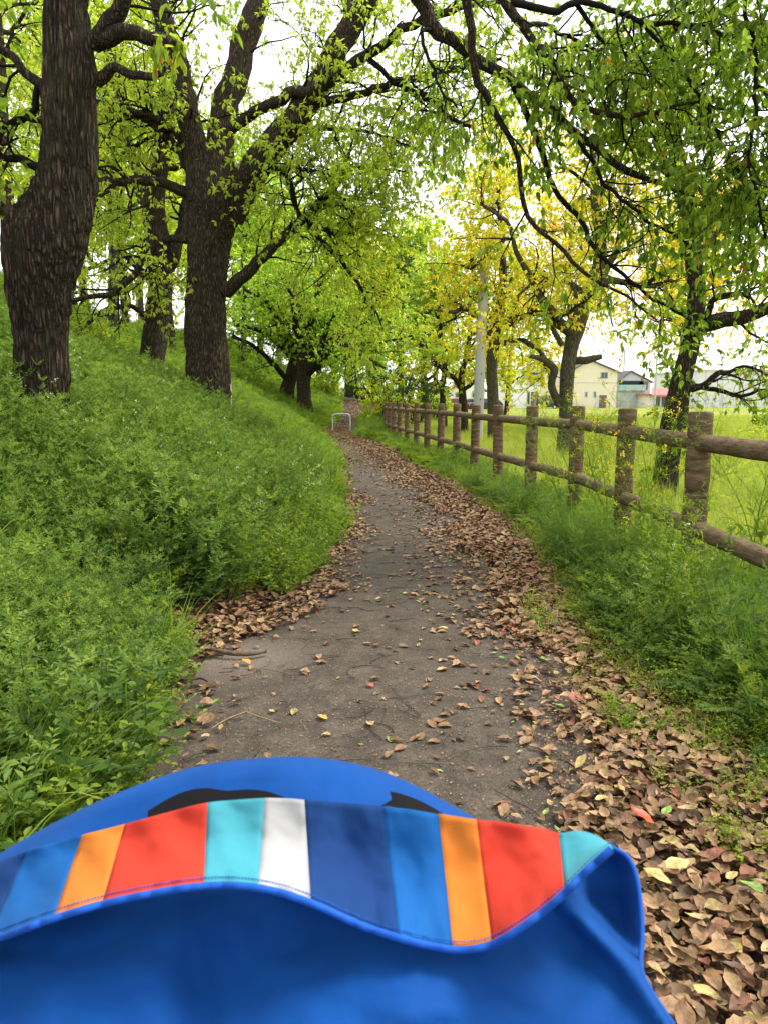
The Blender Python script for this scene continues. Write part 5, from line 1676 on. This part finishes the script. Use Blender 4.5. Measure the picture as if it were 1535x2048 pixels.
def build_litter():
    rng = np.random.default_rng(99)
    c = bpy.data.collections.new('fallen_leaf_kinds')
    for i in range(10):
        o = bpy.data.objects.new('%03d_leaf' % i, leaf_mesh(300 + i, curl=rng.uniform(.3, 1.1), mat=M_LITTER))
        c.objects.link(o)
    for i in range(10, 12):
        o = bpy.data.objects.new('%03d_leaf' % i, leaf_mesh(300 + i, .05, .022, .6, M_LIT_GREEN))
        c.objects.link(o)
    pts, kinds = [], []
    def put(y0, y1, rho, xr, pile, green=0.0, tilt=.27, sc=(.3, 1.08)):
        p = field_pts([(y0, y1, rho)], xr, rng)
        n = len(p)
        if not n: return
        z = surf_z(p[:, 0], p[:, 1]) + rng.uniform(0, 1, n) ** 1.5 * pile
        pid = np.where(rng.random(n) < green, rng.integers(10, 12, n), rng.integers(0, 10, n))
        pts.append(np.column_stack([p, z, rng.normal(size=n) * tilt, rng.normal(size=n) * tilt, rng.uniform(0, 6.28, n), rng.uniform(*sc, n), pid]))
    jit = lambda y, o: .09 * np.sin(y * 2.7 + o) + .06 * np.sin(y * 6.1 + o * 2)
    # drift along the right
    for y0, y1, rho in ((.8, 3, 1500), (3, 6, 1400), (6, 12, 1100), (12, 20, 700), (20, 28.3, 520)):
        put(y0, y1, rho, lambda y: (Ax(y) + .03 + jit(y, 0), Rx(y) + .22), .045)
        put(y0, y1, rho * .18, lambda y: (Ax(y) - .22 + jit(y, 0), Ax(y) + .05), .01, .05, .2)
    put(.6, 3.2, 900, lambda y: (Rx(y), Rx(y) + .35), .04)
    # left pockets and edge
    put(3.45, 4.75, 800, lambda y: (Lx(y) - .42, Lx(y) + .26 + jit(y, 1)), .03)
    put(4.6, 10, 300, lambda y: (Lx(y) - .05, Lx(y) + .3 + jit(y, 2)), .008, .05, .15, (.25, .8))
    put(4.7, 13, 420, lambda y: (Lx(y) - .05, Lx(y) + .16 + jit(y, 2) * .7), .015)
    put(13, 28, 220, lambda y: (Lx(y) - .05, Lx(y) + .35), .012)
    put(1.2, 3.5, 80, lambda y: (Lx(y) - .12, Lx(y) + .14 + jit(y, 2) * .5), .012)
    # scattered over the asphalt
    put(1.2, 5, 15, lambda y: (Lx(y) + .1, Ax(y)), .002, .3, .12, (.3, .85))
    put(5, 14, 30, lambda y: (Lx(y) + .05, Ax(y)), .002, .2, .15, (.4, .9))
    put(14, 28.5, 90, lambda y: (Lx(y), Ax(y)), .002, .1, .15, (.6, 1))
    put(21, 27.6, 330, lambda y: (Lx(y) - .3, Rx(y)), .012, .03, .3)
    put(28, 34, 160, lambda y: (Lx(y), Rx(y)), .006, .03, .3)
    put(34, 56, 40, lambda y: (Lx(y), Rx(y)), .002, .03, .3, (1, 1.6))
    # fine crumbs
    put(1.2, 7, 800, lambda y: (Lx(y), Ax(y) + .1), .002, .3, .15, (.04, .17))
    put(2.5, 14, 60, lambda y: (Ax(y) - .5, Ax(y) - .1), .002, .05, .15, (.35, .9))
    put(1.0, 7, 1500, lambda y: (Ax(y) - .08, Rx(y)), .012, .1, .3, (.08, .3))
    A = np.concatenate(pts)
    scatter('leaf_litter', 'drift of dead brown leaves along the right of the path', 'leaves', c, A[:, :3], A[:, 3:6], A[:, 6], A[:, 7])
    # the leaves that show largest, one by one
    kinds = [('tan', M_LIT_TAN, .34), ('brown', M_LIT_BROWN, .51), ('rust coloured', M_LIT_RUST, .10), ('straw coloured', M_LIT_STRAW, .05)]
    shapes = {k: [leaf_mesh(400 + 10 * i + j, rng.uniform(.064, .088), rng.uniform(.034, .05), rng.uniform(.4, 1.3), m, 'fallen_leaf') for j in range(6)] for i, (k, m, _) in enumerate(kinds)}
    made = 0
    placed = []
    def one(x, y, z, k, label, group, sc=1.0, me=None, tilt=.28):
        o = link('fallen_leaf', me or shapes[k][rng.integers(0, 6)], None, (x, y, z))
        o.rotation_euler = (rng.normal() * tilt, rng.normal() * tilt, rng.uniform(0, 6.28))
        o.scale = (sc, sc, sc)
        tag(o, label, 'leaf', group)
        return o
    while made < 225:
        y = 1.0 + 2.3 * rng.random() ** 1.2
        x = rng.uniform(Ax(y) + .02, Rx(y) + .12)
        z = float(surf_z(x, y)) + rng.uniform(.025, .055)
        px, py = project(np.array([x, y, z]))
        if px > 1560 or py > 2070 or stroller_hides(px, py):
            continue
        if any((x - a) ** 2 + (y - b) ** 2 < .045 ** 2 for a, b in placed):
            if rng.random() < .98: continue
        placed.append((x, y))
        k = rng.choice([a[0] for a in kinds], p=[a[2] for a in kinds])
        where = 'in the drift further up from the stroller' if py < 1560 else ('in the drift close beside the stroller' if px < 1390 else 'in the drift near the right picture edge')
        one(x, y, z, k, 'curled %s fallen leaf %s' % (k, where), '%s leaves %s' % (k, where), rng.uniform(.45, .9))
        made += 1
    made = 0
    while made < 48:
        y = 1.7 + 3.2 * rng.random()
        x = rng.uniform(Lx(y) + .05, Ax(y) + .02)
        px, py = project(np.array([x, y, .02]))
        if stroller_hides(px, py) or px < 0: continue
        k = rng.choice([a[0] for a in kinds], p=[a[2] for a in kinds])
        one(x, y, float(surf_z(x, y)) + .004, k, 'small %s fallen leaf lying alone on the bare asphalt' % k, '%s leaves on the asphalt' % k, rng.uniform(.4, .75), tilt=.1)
        made += 1
    def at(px, py):
        a, b = P(px, py, 1.0), P(px, py, 2.0)
        t = (.03 - a[2]) / (b[2] - a[2])
        return a + (b - a) * t
    special = [
        (1280, 1662, M_LIT_RED, 'bright red fallen leaf beside the turquoise corner of the stroller hood', .95),
        (712, 1264, M_LIT_YELLOW, 'golden yellow fallen leaf on the middle of the asphalt', .75),
        (645, 1436, M_LIT_ORANGE, 'orange fallen leaf on the asphalt behind the stroller hood', .7),
        (740, 1372, M_LIT_PINK, 'dull red oval fallen leaf on the asphalt centre', .6),
        (1020, 1258, M_LIT_RED, 'large red orange fallen leaf at the edge of the drift', 1.15),
        (467, 1222, M_LIT_PINK, 'dark pink fallen leaf in the pocket of dead leaves at the left edge', 1.2),
        (1352, 1762, M_LIT_STRAW, 'pale straw yellow leaf lying on the drift right of the stroller', 1.05),
        (1310, 1785, M_LIT_STRAW, 'broken straw yellow leaf touching the stroller side in the drift', .9),
        (1497, 1808, M_LIT_GREEN, 'fresh green fallen leaf at the right edge among dead leaves', .8),
        (1330, 1652, M_LIT_GREEN, 'small green fallen leaf right of the bright red leaf', .6),
        (753, 1291, M_LIT_RUST, 'rust red curled leaf just below the golden leaf on the asphalt', .7),
        (493, 1325, M_LIT_ORANGE, 'orange fallen leaf beside the lying stick', .75),
        (1148, 1418, M_LIT_PINK, 'purplish pink leaf on the inner edge of the drift', .95),
        (885, 1258, M_LIT_STRAW, 'yellow tan leaf alone on the asphalt right of centre', .8),
        (474, 1405, M_LIT_RUST, 'red leaf at the left asphalt edge by the weeds', .6),
        (740, 1449, M_LIT_TAN, 'curled tan leaf standing on the asphalt above the stroller hood', .75),
    ]
    for i, (px, py, m, lab, sc) in enumerate(special):
        p = at(px, py)
        o = one(p[0], p[1], .075 if px > 1100 else .034, None, lab, None, sc, leaf_mesh(500 + i, .08, .044, .45, m, 'fallen_leaf'), .15)
build_litter()

# ------------------------------------------------------------------ sticks and twigs on the path
M_STICK = plain('grey_stick', (.13, .095, .065), 0.85, 0.2, bump=.5, bscale=80, vary=.3, vscale=30)
M_STRAW = plain('straw_stalk', (.27, .19, .09), 0.7, 0.2, vary=.2, vscale=30)
def gp(px, py, z=.035):
    a, b = P(px, py, 1.0), P(px, py, 2.0)
    return a + (b - a) * (z - a[2]) / (b[2] - a[2])
mb = MB()
tube1(mb, [gp(422, 1297, .05), gp(460, 1306, .045), gp(500, 1307, .045), gp(533, 1302, .045)], [.010, .012, .012, .009], 10, n=24)
o = mb.build('stick', M_STICK)
tag(o, 'thick grey brown stick lying at the left edge of the asphalt', 'stick')
mb = MB()
tube1(mb, [gp(424, 1456), gp(455, 1438, .04), gp(490, 1424.5, .046), gp(493, 1424, .047), gp(497, 1425.5, .046), gp(530, 1437, .04), gp(562, 1446)], [.002, .0026, .003, .003, .0028, .0024, .0014], 6, n=40)
o = mb.build('straw_stalk', M_STRAW)
tag(o, 'bent pale straw stalk at the left edge above the stroller hood', 'stalk')
def build_twigs():
    rng = np.random.default_rng(55)
    n = 420
    y = 1.5 + 7 * rng.random(n) ** 1.3
    x = Lx(y) + .05 + (Ax(y) + .15 - Lx(y)) * rng.random(n)
    a = rng.uniform(0, math.pi, n)
    L = rng.uniform(.03, .20, n) * np.where(rng.random(n) < .2, 1.6, 1)
    pos = np.zeros((n, 7, 3))
    cur = rng.normal(size=n) * .22
    px_, py_ = x.copy(), y.copy()
    for s in range(7):
        pos[:, s] = np.stack([px_, py_, surf_z(px_, py_) + .004], 1)
        px_ = px_ + np.cos(a) * L / 6
        py_ = py_ + np.sin(a) * L / 6
        a = a + cur + rng.normal(size=n) * .15
    rad = np.linspace(1, .5, 7)[None] * rng.uniform(.0009, .0026, (n, 1))
    v, f = tubes(pos, rad, 4)
    o = MB().add(v, f).build('twig_litter', M_TWIG_GREY)
    tag(o, 'thin dark twigs scattered over the asphalt', 'twigs', kind='stuff')
build_twigs()

# ------------------------------------------------------------------ stroller with striped hood
def fabric(name, color, rough=.75, sheen=.02):
    m, nt, out = nodes_mat(name)
    tc = N_(nt, 'TexCoord')
    b = N_(nt, 'BsdfPrincipled', Roughness=rough)
    b.inputs['Specular IOR Level'].default_value = .12
    b.inputs['Sheen Weight'].default_value = sheen
    b.inputs['Sheen Roughness'].default_value = .5
    w1 = N_(nt, 'TexWave', Scale=420.0, bands_direction='X')
    w2 = N_(nt, 'TexWave', Scale=420.0, bands_direction='Y')
    n = N_(nt, 'TexNoise', Scale=14.0, Detail=4.0)
    for t in (w1, w2, n):
        nt.links.new(tc.outputs['Object'], t.inputs['Vector'])
    r = ramp(nt, [(.3, [c * .86 for c in color]), (.7, [min(1, c * 1.08) for c in color])], n.outputs['Fac'])
    nt.links.new(r.outputs[0], b.inputs['Base Color'])
    ad = N_(nt, 'Math', operation='ADD')
    nt.links.new(w1.outputs['Fac'], ad.inputs[0])
    nt.links.new(w2.outputs['Fac'], ad.inputs[1])
    bm = N_(nt, 'Bump', Strength=.12, Distance=.001)
    nt.links.new(ad.outputs[0], bm.inputs['Height'])
    bm2 = N_(nt, 'Bump', Strength=.5, Distance=.009)
    nt.links.new(n.outputs['Fac'], bm2.inputs['Height'])
    nt.links.new(bm.outputs[0], bm2.inputs['Normal'])
    nt.links.new(bm2.outputs[0], b.inputs['Normal'])
    nt.links.new(b.outputs[0], out.inputs['Surface'])
    return m
C_BLUE, C_NAVY, C_MID = (.002, .053, .225), (.006, .034, .13), (.006, .084, .27)
C_ORANGE, C_RED, C_TURQ, C_WHITE = (.50, .152, .02), (.44, .034, .017), (.046, .25, .295), (.34, .333, .322)
M_HOOD = fabric('hood_blue', C_BLUE)
M_STRIPES = [fabric('stripe_navy', C_NAVY), fabric('stripe_blue', C_MID), fabric('stripe_orange', C_ORANGE), fabric('stripe_red', C_RED), fabric('stripe_turquoise', C_TURQ), fabric('stripe_white', C_WHITE)]
M_PIPING = fabric('piping_blue', (.012, .085, .38))
M_MESHB = plain('black_mesh', (.008, .008, .009), .9, .1, bump=.3, bscale=900)
M_TUBE = plain('dark_frame_tube', (.03, .03, .032), .35, .5, metal=.5)

def curve_y(tab, x):
    xs, ys = zip(*tab)
    # smooth interpolation through the table
    xs, ys = np.array(xs, float), np.array(ys, float)
    m = np.gradient(ys, xs)
    x = np.clip(np.asarray(x, float), xs[0], xs[-1])
    i = np.clip(np.searchsorted(xs, x, 'right') - 1, 0, len(xs) - 2)
    h = xs[i + 1] - xs[i]
    t = (x - xs[i]) / h
    return (ys[i] * (2 * t ** 3 - 3 * t ** 2 + 1) + m[i] * h * (t ** 3 - 2 * t ** 2 + t) + ys[i + 1] * (-2 * t ** 3 + 3 * t ** 2) + m[i + 1] * h * (t ** 3 - t ** 2))

ROW_A = [(-170, 1835), (-80, 1760), (0, 1712), (100, 1655), (200, 1606), (300, 1566), (400, 1536), (500, 1522), (590, 1518), (680, 1526), (760, 1546), (830, 1576), (900, 1614), (950, 1642), (1020, 1690), (1100, 1750), (1180, 1830)]
ROW_B = [(-170, 1800), (-80, 1745), (0, 1722), (90, 1690), (170, 1668), (250, 1648), (330, 1626), (415, 1605), (480, 1599), (530, 1596), (610, 1600), (690, 1606), (765, 1613), (840, 1622), (900, 1632), (960, 1640), (1030, 1648), (1090, 1658), (1120, 1666), (1150, 1661), (1185, 1668), (1222, 1690)]
ROW_C = [(-190, 1935), (-80, 1898), (0, 1872), (100, 1836), (200, 1806), (300, 1784), (400, 1769), (480, 1768), (560, 1781), (640, 1810), (720, 1846), (800, 1873), (870, 1890), (930, 1896), (980, 1886), (1040, 1852), (1090, 1815), (1130, 1780), (1170, 1740), (1222, 1694)]

def flap_depth(px, py):
    """nearest depth the cloth under the flap may have there"""
    yb, yc = float(curve_y(ROW_B, px)), float(curve_y(ROW_C, px))
    t = (py - yb) / max(yc - yb, 6.0)
    if t < -.1 or px > 1205:
        return 0.0
    if t <= 1:
        t = max(t, 0)
        return .525 - .075 * t + .012 * math.sin(math.pi * t) + .02
    return max(0.0, .470 - .0007 * (py - yc))

def grid_faces(nr, nc):
    i, j = np.meshgrid(np.arange(nr - 1), np.arange(nc - 1), indexing='ij')
    a = (i * nc + j).ravel()
    return np.stack([a, a + 1, a + nc + 1, a + nc], 1)

def build_stroller():
    root = empty('stroller', (-.06, .55, .03), 'blue baby stroller with striped flap on its hood, in the foreground', 'stroller')
    # hood shell: from the visor in front, over the crown, to under the flap
    nc = 70
    xs = np.linspace(-168, 1178, nc)
    ya = curve_y(ROW_A, xs)
    rows = []
    crest = np.array([P(a, b, .60 + .02 * math.cos((a - 560) / 500)) for a, b in zip(xs, ya)])
    mid = (xs - 560) / 640
    for k, (dy, dz, sq) in enumerate([(.27, -.36, .86), (.24, -.26, .92), (.19, -.17, .96), (.12, -.092, .985), (.05, -.034, 1.0), (0, 0, 1)]):
        r = crest.copy()
        cx_ = crest[nc // 2, 0]
        r[:, 0] = cx_ + (r[:, 0] - cx_) * sq
        r[:, 1] += dy * np.sqrt(np.clip(1.05 - mid ** 2 * .6, .2, 1))
        r[:, 2] += dz
        rows.append(r)
    for t in (.2, .4, .6, .8, 1.0, 1.25):
        pxs = xs + (xs - 560) * .03 * t
        tgt = curve_y(ROW_B, np.clip(pxs, -170, 1222)) + 22
        py = np.maximum(ya + 4 * t, ya + (tgt - ya) * t)
        d = .60 - .042 * t
        w = .0025 * np.sin(xs / 47.0 + t * 3) + .004 * np.sin(xs / 130.0) + np.array([.004 * mnoise.noise(Vector((a / 90.0, t * 2, 3.0))) + .0015 * mnoise.noise(Vector((a / 25.0, t * 4, 6.0))) for a in xs])
        rows.append(np.array([P(a, b, max(d + e, flap_depth(a, b) + .004)) for a, b, e in zip(pxs, py, w)]))
    V = np.concatenate(rows)
    o = MB().add(V, grid_faces(len(rows), nc)).build('hood_shell', M_HOOD, root)
    sd_ = o.modifiers.new('thickness', 'SOLIDIFY'); sd_.thickness = .002; sd_.offset = -1
    # black mesh window, two arched openings above the flap
    for lo, hi, tab in ((296, 575, [(296, 1622), (330, 1601), (370, 1583), (410, 1576), (450, 1581), (500, 1579), (540, 1584), (575, 1597)]), (704, 884, [(704, 1606), (735, 1591), (775, 1583), (815, 1592), (850, 1607), (884, 1626)])):
        xx = np.linspace(lo, hi, 24)
        top = curve_y(tab, xx)
        bot = np.maximum(curve_y(ROW_B, xx) + 16, top + 1)
        rr = []
        for t in np.linspace(0, 1, 5):
            py = top + (bot - top) * t
            yA = curve_y(ROW_A, xx)
            dd = .60 - .042 * np.clip((py - yA) / np.maximum(curve_y(ROW_B, xx) + 22 - yA, 1), 0, 1.2) - .006
            rr.append(np.array([P(a, b, e) for a, b, e in zip(xx, py, dd)]))
        MB().add(np.concatenate(rr), grid_faces(5, 24)).build('mesh_window', M_MESHB, root)
    # striped flap, one mesh piece for each coloured stripe, sewn edge to edge
    def flap_d(px, t):
        return .525 - .075 * t + .012 * math.sin(math.pi * t) - .006 * math.sin(px / 150.0) * t + .003 * math.sin(px / 38.0 + 2 * t) * t + .0015 * math.sin(px / 17.0 - 5 * t) + .0016 * math.sin(px / 7.3 + 3 * math.sin(px / 61.0)) * max(0, t - .72) / .28 + .0028 * mnoise.noise(Vector((px / 60.0, t * 3.5, 2.0))) + .0016 * mnoise.noise(Vector((px / 22.0, t * 8, 5.0)))
    def flap_pt(u_top, u_bot, t):
        yb, yc = curve_y(ROW_B, u_top), curve_y(ROW_C, u_bot)
        px = u_top + (u_bot - u_top) * t
        py = yb + (yc - yb) * t
        d = flap_d(px, t)
        return P(px, py, d)
    # stripe boundaries: (top px, bottom px)
    bounds = [(-170, -190), (55, -30), (165, 108), (250, 205), (415, 408), (530, 517), (609, 622), (766, 796), (876, 905), (952, 982), (1116, 1128), (1222, 1222)]
    order = [0, 1, 2, 3, 4, 5, 0, 1, 2, 3, 4]
    nt_ = 22
    for (a, b), m in zip(zip(bounds[:-1], bounds[1:]), order):
        n_ = max(5, int((b[0] - a[0]) / 9))
        V = [[flap_pt(a[0] + (b[0] - a[0]) * j / (n_ - 1), a[1] + (b[1] - a[1]) * j / (n_ - 1), t) for j in range(n_)] for t in np.linspace(0, 1, nt_)]
        o = MB().add(np.array(V).reshape(-1, 3), grid_faces(nt_, n_)).build('flap_stripe', M_STRIPES[m], root)
        sd_ = o.modifiers.new('thickness', 'SOLIDIFY'); sd_.thickness = .0015; sd_.offset = 1
    U = np.linspace(-188, 1222, 90)
    tube1(MB(), [P(a, curve_y(ROW_C, a) + 4, flap_d(a, 1.0) - .0008) for a in U], .0026, 8, n=260).build('flap_piping', M_PIPING, root)
    # stitching just inside the piping
    sb = MB()
    st = []
    for k in range(0, 210):
        a = -180 + k * 6.7
        seg = []
        for q in (0, .35, .7):
            x = a + q * 6.0
            yb, yc = float(curve_y(ROW_B, x)), float(curve_y(ROW_C, x))
            pt = P(x, yc - 13, flap_d(x, max(0, 1 - 13 / max(yc - yb, 14))) - .0021)
            seg.append(pt)
        st.append(seg)
    v, f = tubes(np.array(st), np.full((len(st), 3), .0005), 4)
    o = sb.add(v, f).build('stitching', M_PIPING, root)
    o['kind'] = 'stuff'
    # rear panel, falling from under the flap towards the handle; gathered into a pocket on the right
    right = [(1694, 1222), (1712, 1252), (1745, 1269), (1800, 1279), (1870, 1283), (1930, 1280), (1975, 1296), (2050, 1345), (2200, 1440), (2420, 1560)]
    nv, nu = 60, 90
    V = []
    for i in range(nv):
        v_ = i / (nv - 1)
        for j in range(nu):
            u = j / (nu - 1)
            pyr = 1694 + (2420 - 1694) * v_
            xr = np.interp(pyr, [a for a, b in right], [b for a, b in right])
            px = -185 + (xr + 185) * u
            topy = float(curve_y(ROW_B, np.clip(px, -170, 1215))) + 14
            py = topy + (2420 - topy) * v_ if u < .985 else pyr
            bl = smooth(.86, 1.0, u)
            py = py * (1 - bl) + pyr * bl
            d = np.interp(py, [1600, 1700, 1800, 1900, 2050, 2200, 2420], [.548, .522, .498, .472, .425, .365, .27])
            # pocket fold: dark hollow between the outer edge and the diagonal seam
            seam = np.interp(py, [1690, 1800, 1860, 1920, 1990, 2060, 2200], [1100, 1135, 1190, 1250, 1300, 1345, 1440])
            w = smooth(0, 60, px - seam) * (1 - smooth(-6, 60, px - (xr - 42)) * .75) * (1 - smooth(1880, 1960, py))
            d += .055 * w
            d -= .010 * math.exp(-((px - seam + 12) / 22) ** 2) * (1 - smooth(2100, 2300, py))
            # soft folds and creases
            d += .010 * mnoise.noise(Vector((px / 210.0, py / 150.0, 1.0))) + .0035 * (1 - 2 * abs(mnoise.noise(Vector((px / 120.0 + py / 300.0, py / 95.0, 4.0))))) + .0012 * mnoise.noise(Vector((px / 28.0, py / 24.0, 8.0)))
            d += .009 * math.sin(px / 95.0 + py / 130.0) * smooth(.05, .4, v_) + .003 * math.sin(px / 41.0 - py / 70.0) * smooth(.2, .5, v_)
            d += .010 * math.exp(-((px - 380 - (py - 1800) * .1) / 40) ** 2) * smooth(1780, 1900, py)
            d -= .012 * ((px - 560) / 640) ** 2 * 0
            d = max(d, flap_depth(px, py) * (1 - smooth(1165, 1205, px)))
            V.append(P(px, py, d))
    o = MB().add(np.array(V), grid_faces(nv, nu)).build('rear_panel', M_HOOD, root)
    sd_ = o.modifiers.new('thickness', 'SOLIDIFY'); sd_.thickness = .002; sd_.offset = 1
    edge = [P(b, a, np.interp(a, [1600, 1700, 1800, 1900, 2050, 2200, 2420], [.548, .522, .498, .472, .425, .365, .27]) + .004) for a, b in right]
    tube1(MB(), edge, .0018, 8, n=60).build('edge_binding', M_PIPING, root)
    # what carries the hood: frame, seat, wheels (below the picture)
    for sx in (-.30, .20):
        tube1(MB(), [(sx, .10, .99), (sx, .20, .86), (sx, .45, .55), (sx, .80, .16)], .012, 10, n=24).build('frame_tube', M_TUBE, root)
        tube1(MB(), [(sx, .47, .53), (sx, .30, .30), (sx, .22, .14)], .011, 10, n=14).build('rear_leg', M_TUBE, root)
    tube1(MB(), [(-.30, .10, .99), (-.26, .06, 1.0), (.16, .06, 1.0), (.20, .10, .99)], .015, 12, n=40).build('handlebar', M_BLACK, root)
    sb = MB()
    sb.add([[-.27, .36, .40], [.17, .36, .40], [.17, .40, .78], [-.27, .40, .78], [-.27, .74, .36], [.17, .74, .36], [.17, .76, .44], [-.27, .76, .44]],
           [[0, 1, 2, 3], [0, 4, 5, 1], [4, 7, 6, 5]], 0, .5, False)
    so = sb.build('seat', fabric('seat_navy', C_NAVY), root)
    sd_ = so.modifiers.new('thickness', 'SOLIDIFY'); sd_.thickness = .03
    for x in (-.32, .22):
        for y, r in ((.22, .12), (.82, .09)):
            zz = .036 + r
            t = np.linspace(0, 2 * math.pi, 25)
            w = tube1(MB(), [(x, y + (r - .02) * math.cos(a), zz + (r - .02) * math.sin(a)) for a in t], .02, 8, n=60, cap=False).build('wheel', M_BLACK, root)
            tube1(MB(), [(x - .012, y, zz), (x + .012, y, zz)], r - .03, 20, n=2).build('rim', M_TUBE, w)
    tube1(MB(), [(-.32, .22, .156), (.22, .22, .156)], .009, 8, n=2).build('axle', M_TUBE, root)
    tube1(MB(), [(-.32, .82, .126), (.22, .82, .126)], .009, 8, n=2).build('axle', M_TUBE, root)
build_stroller()
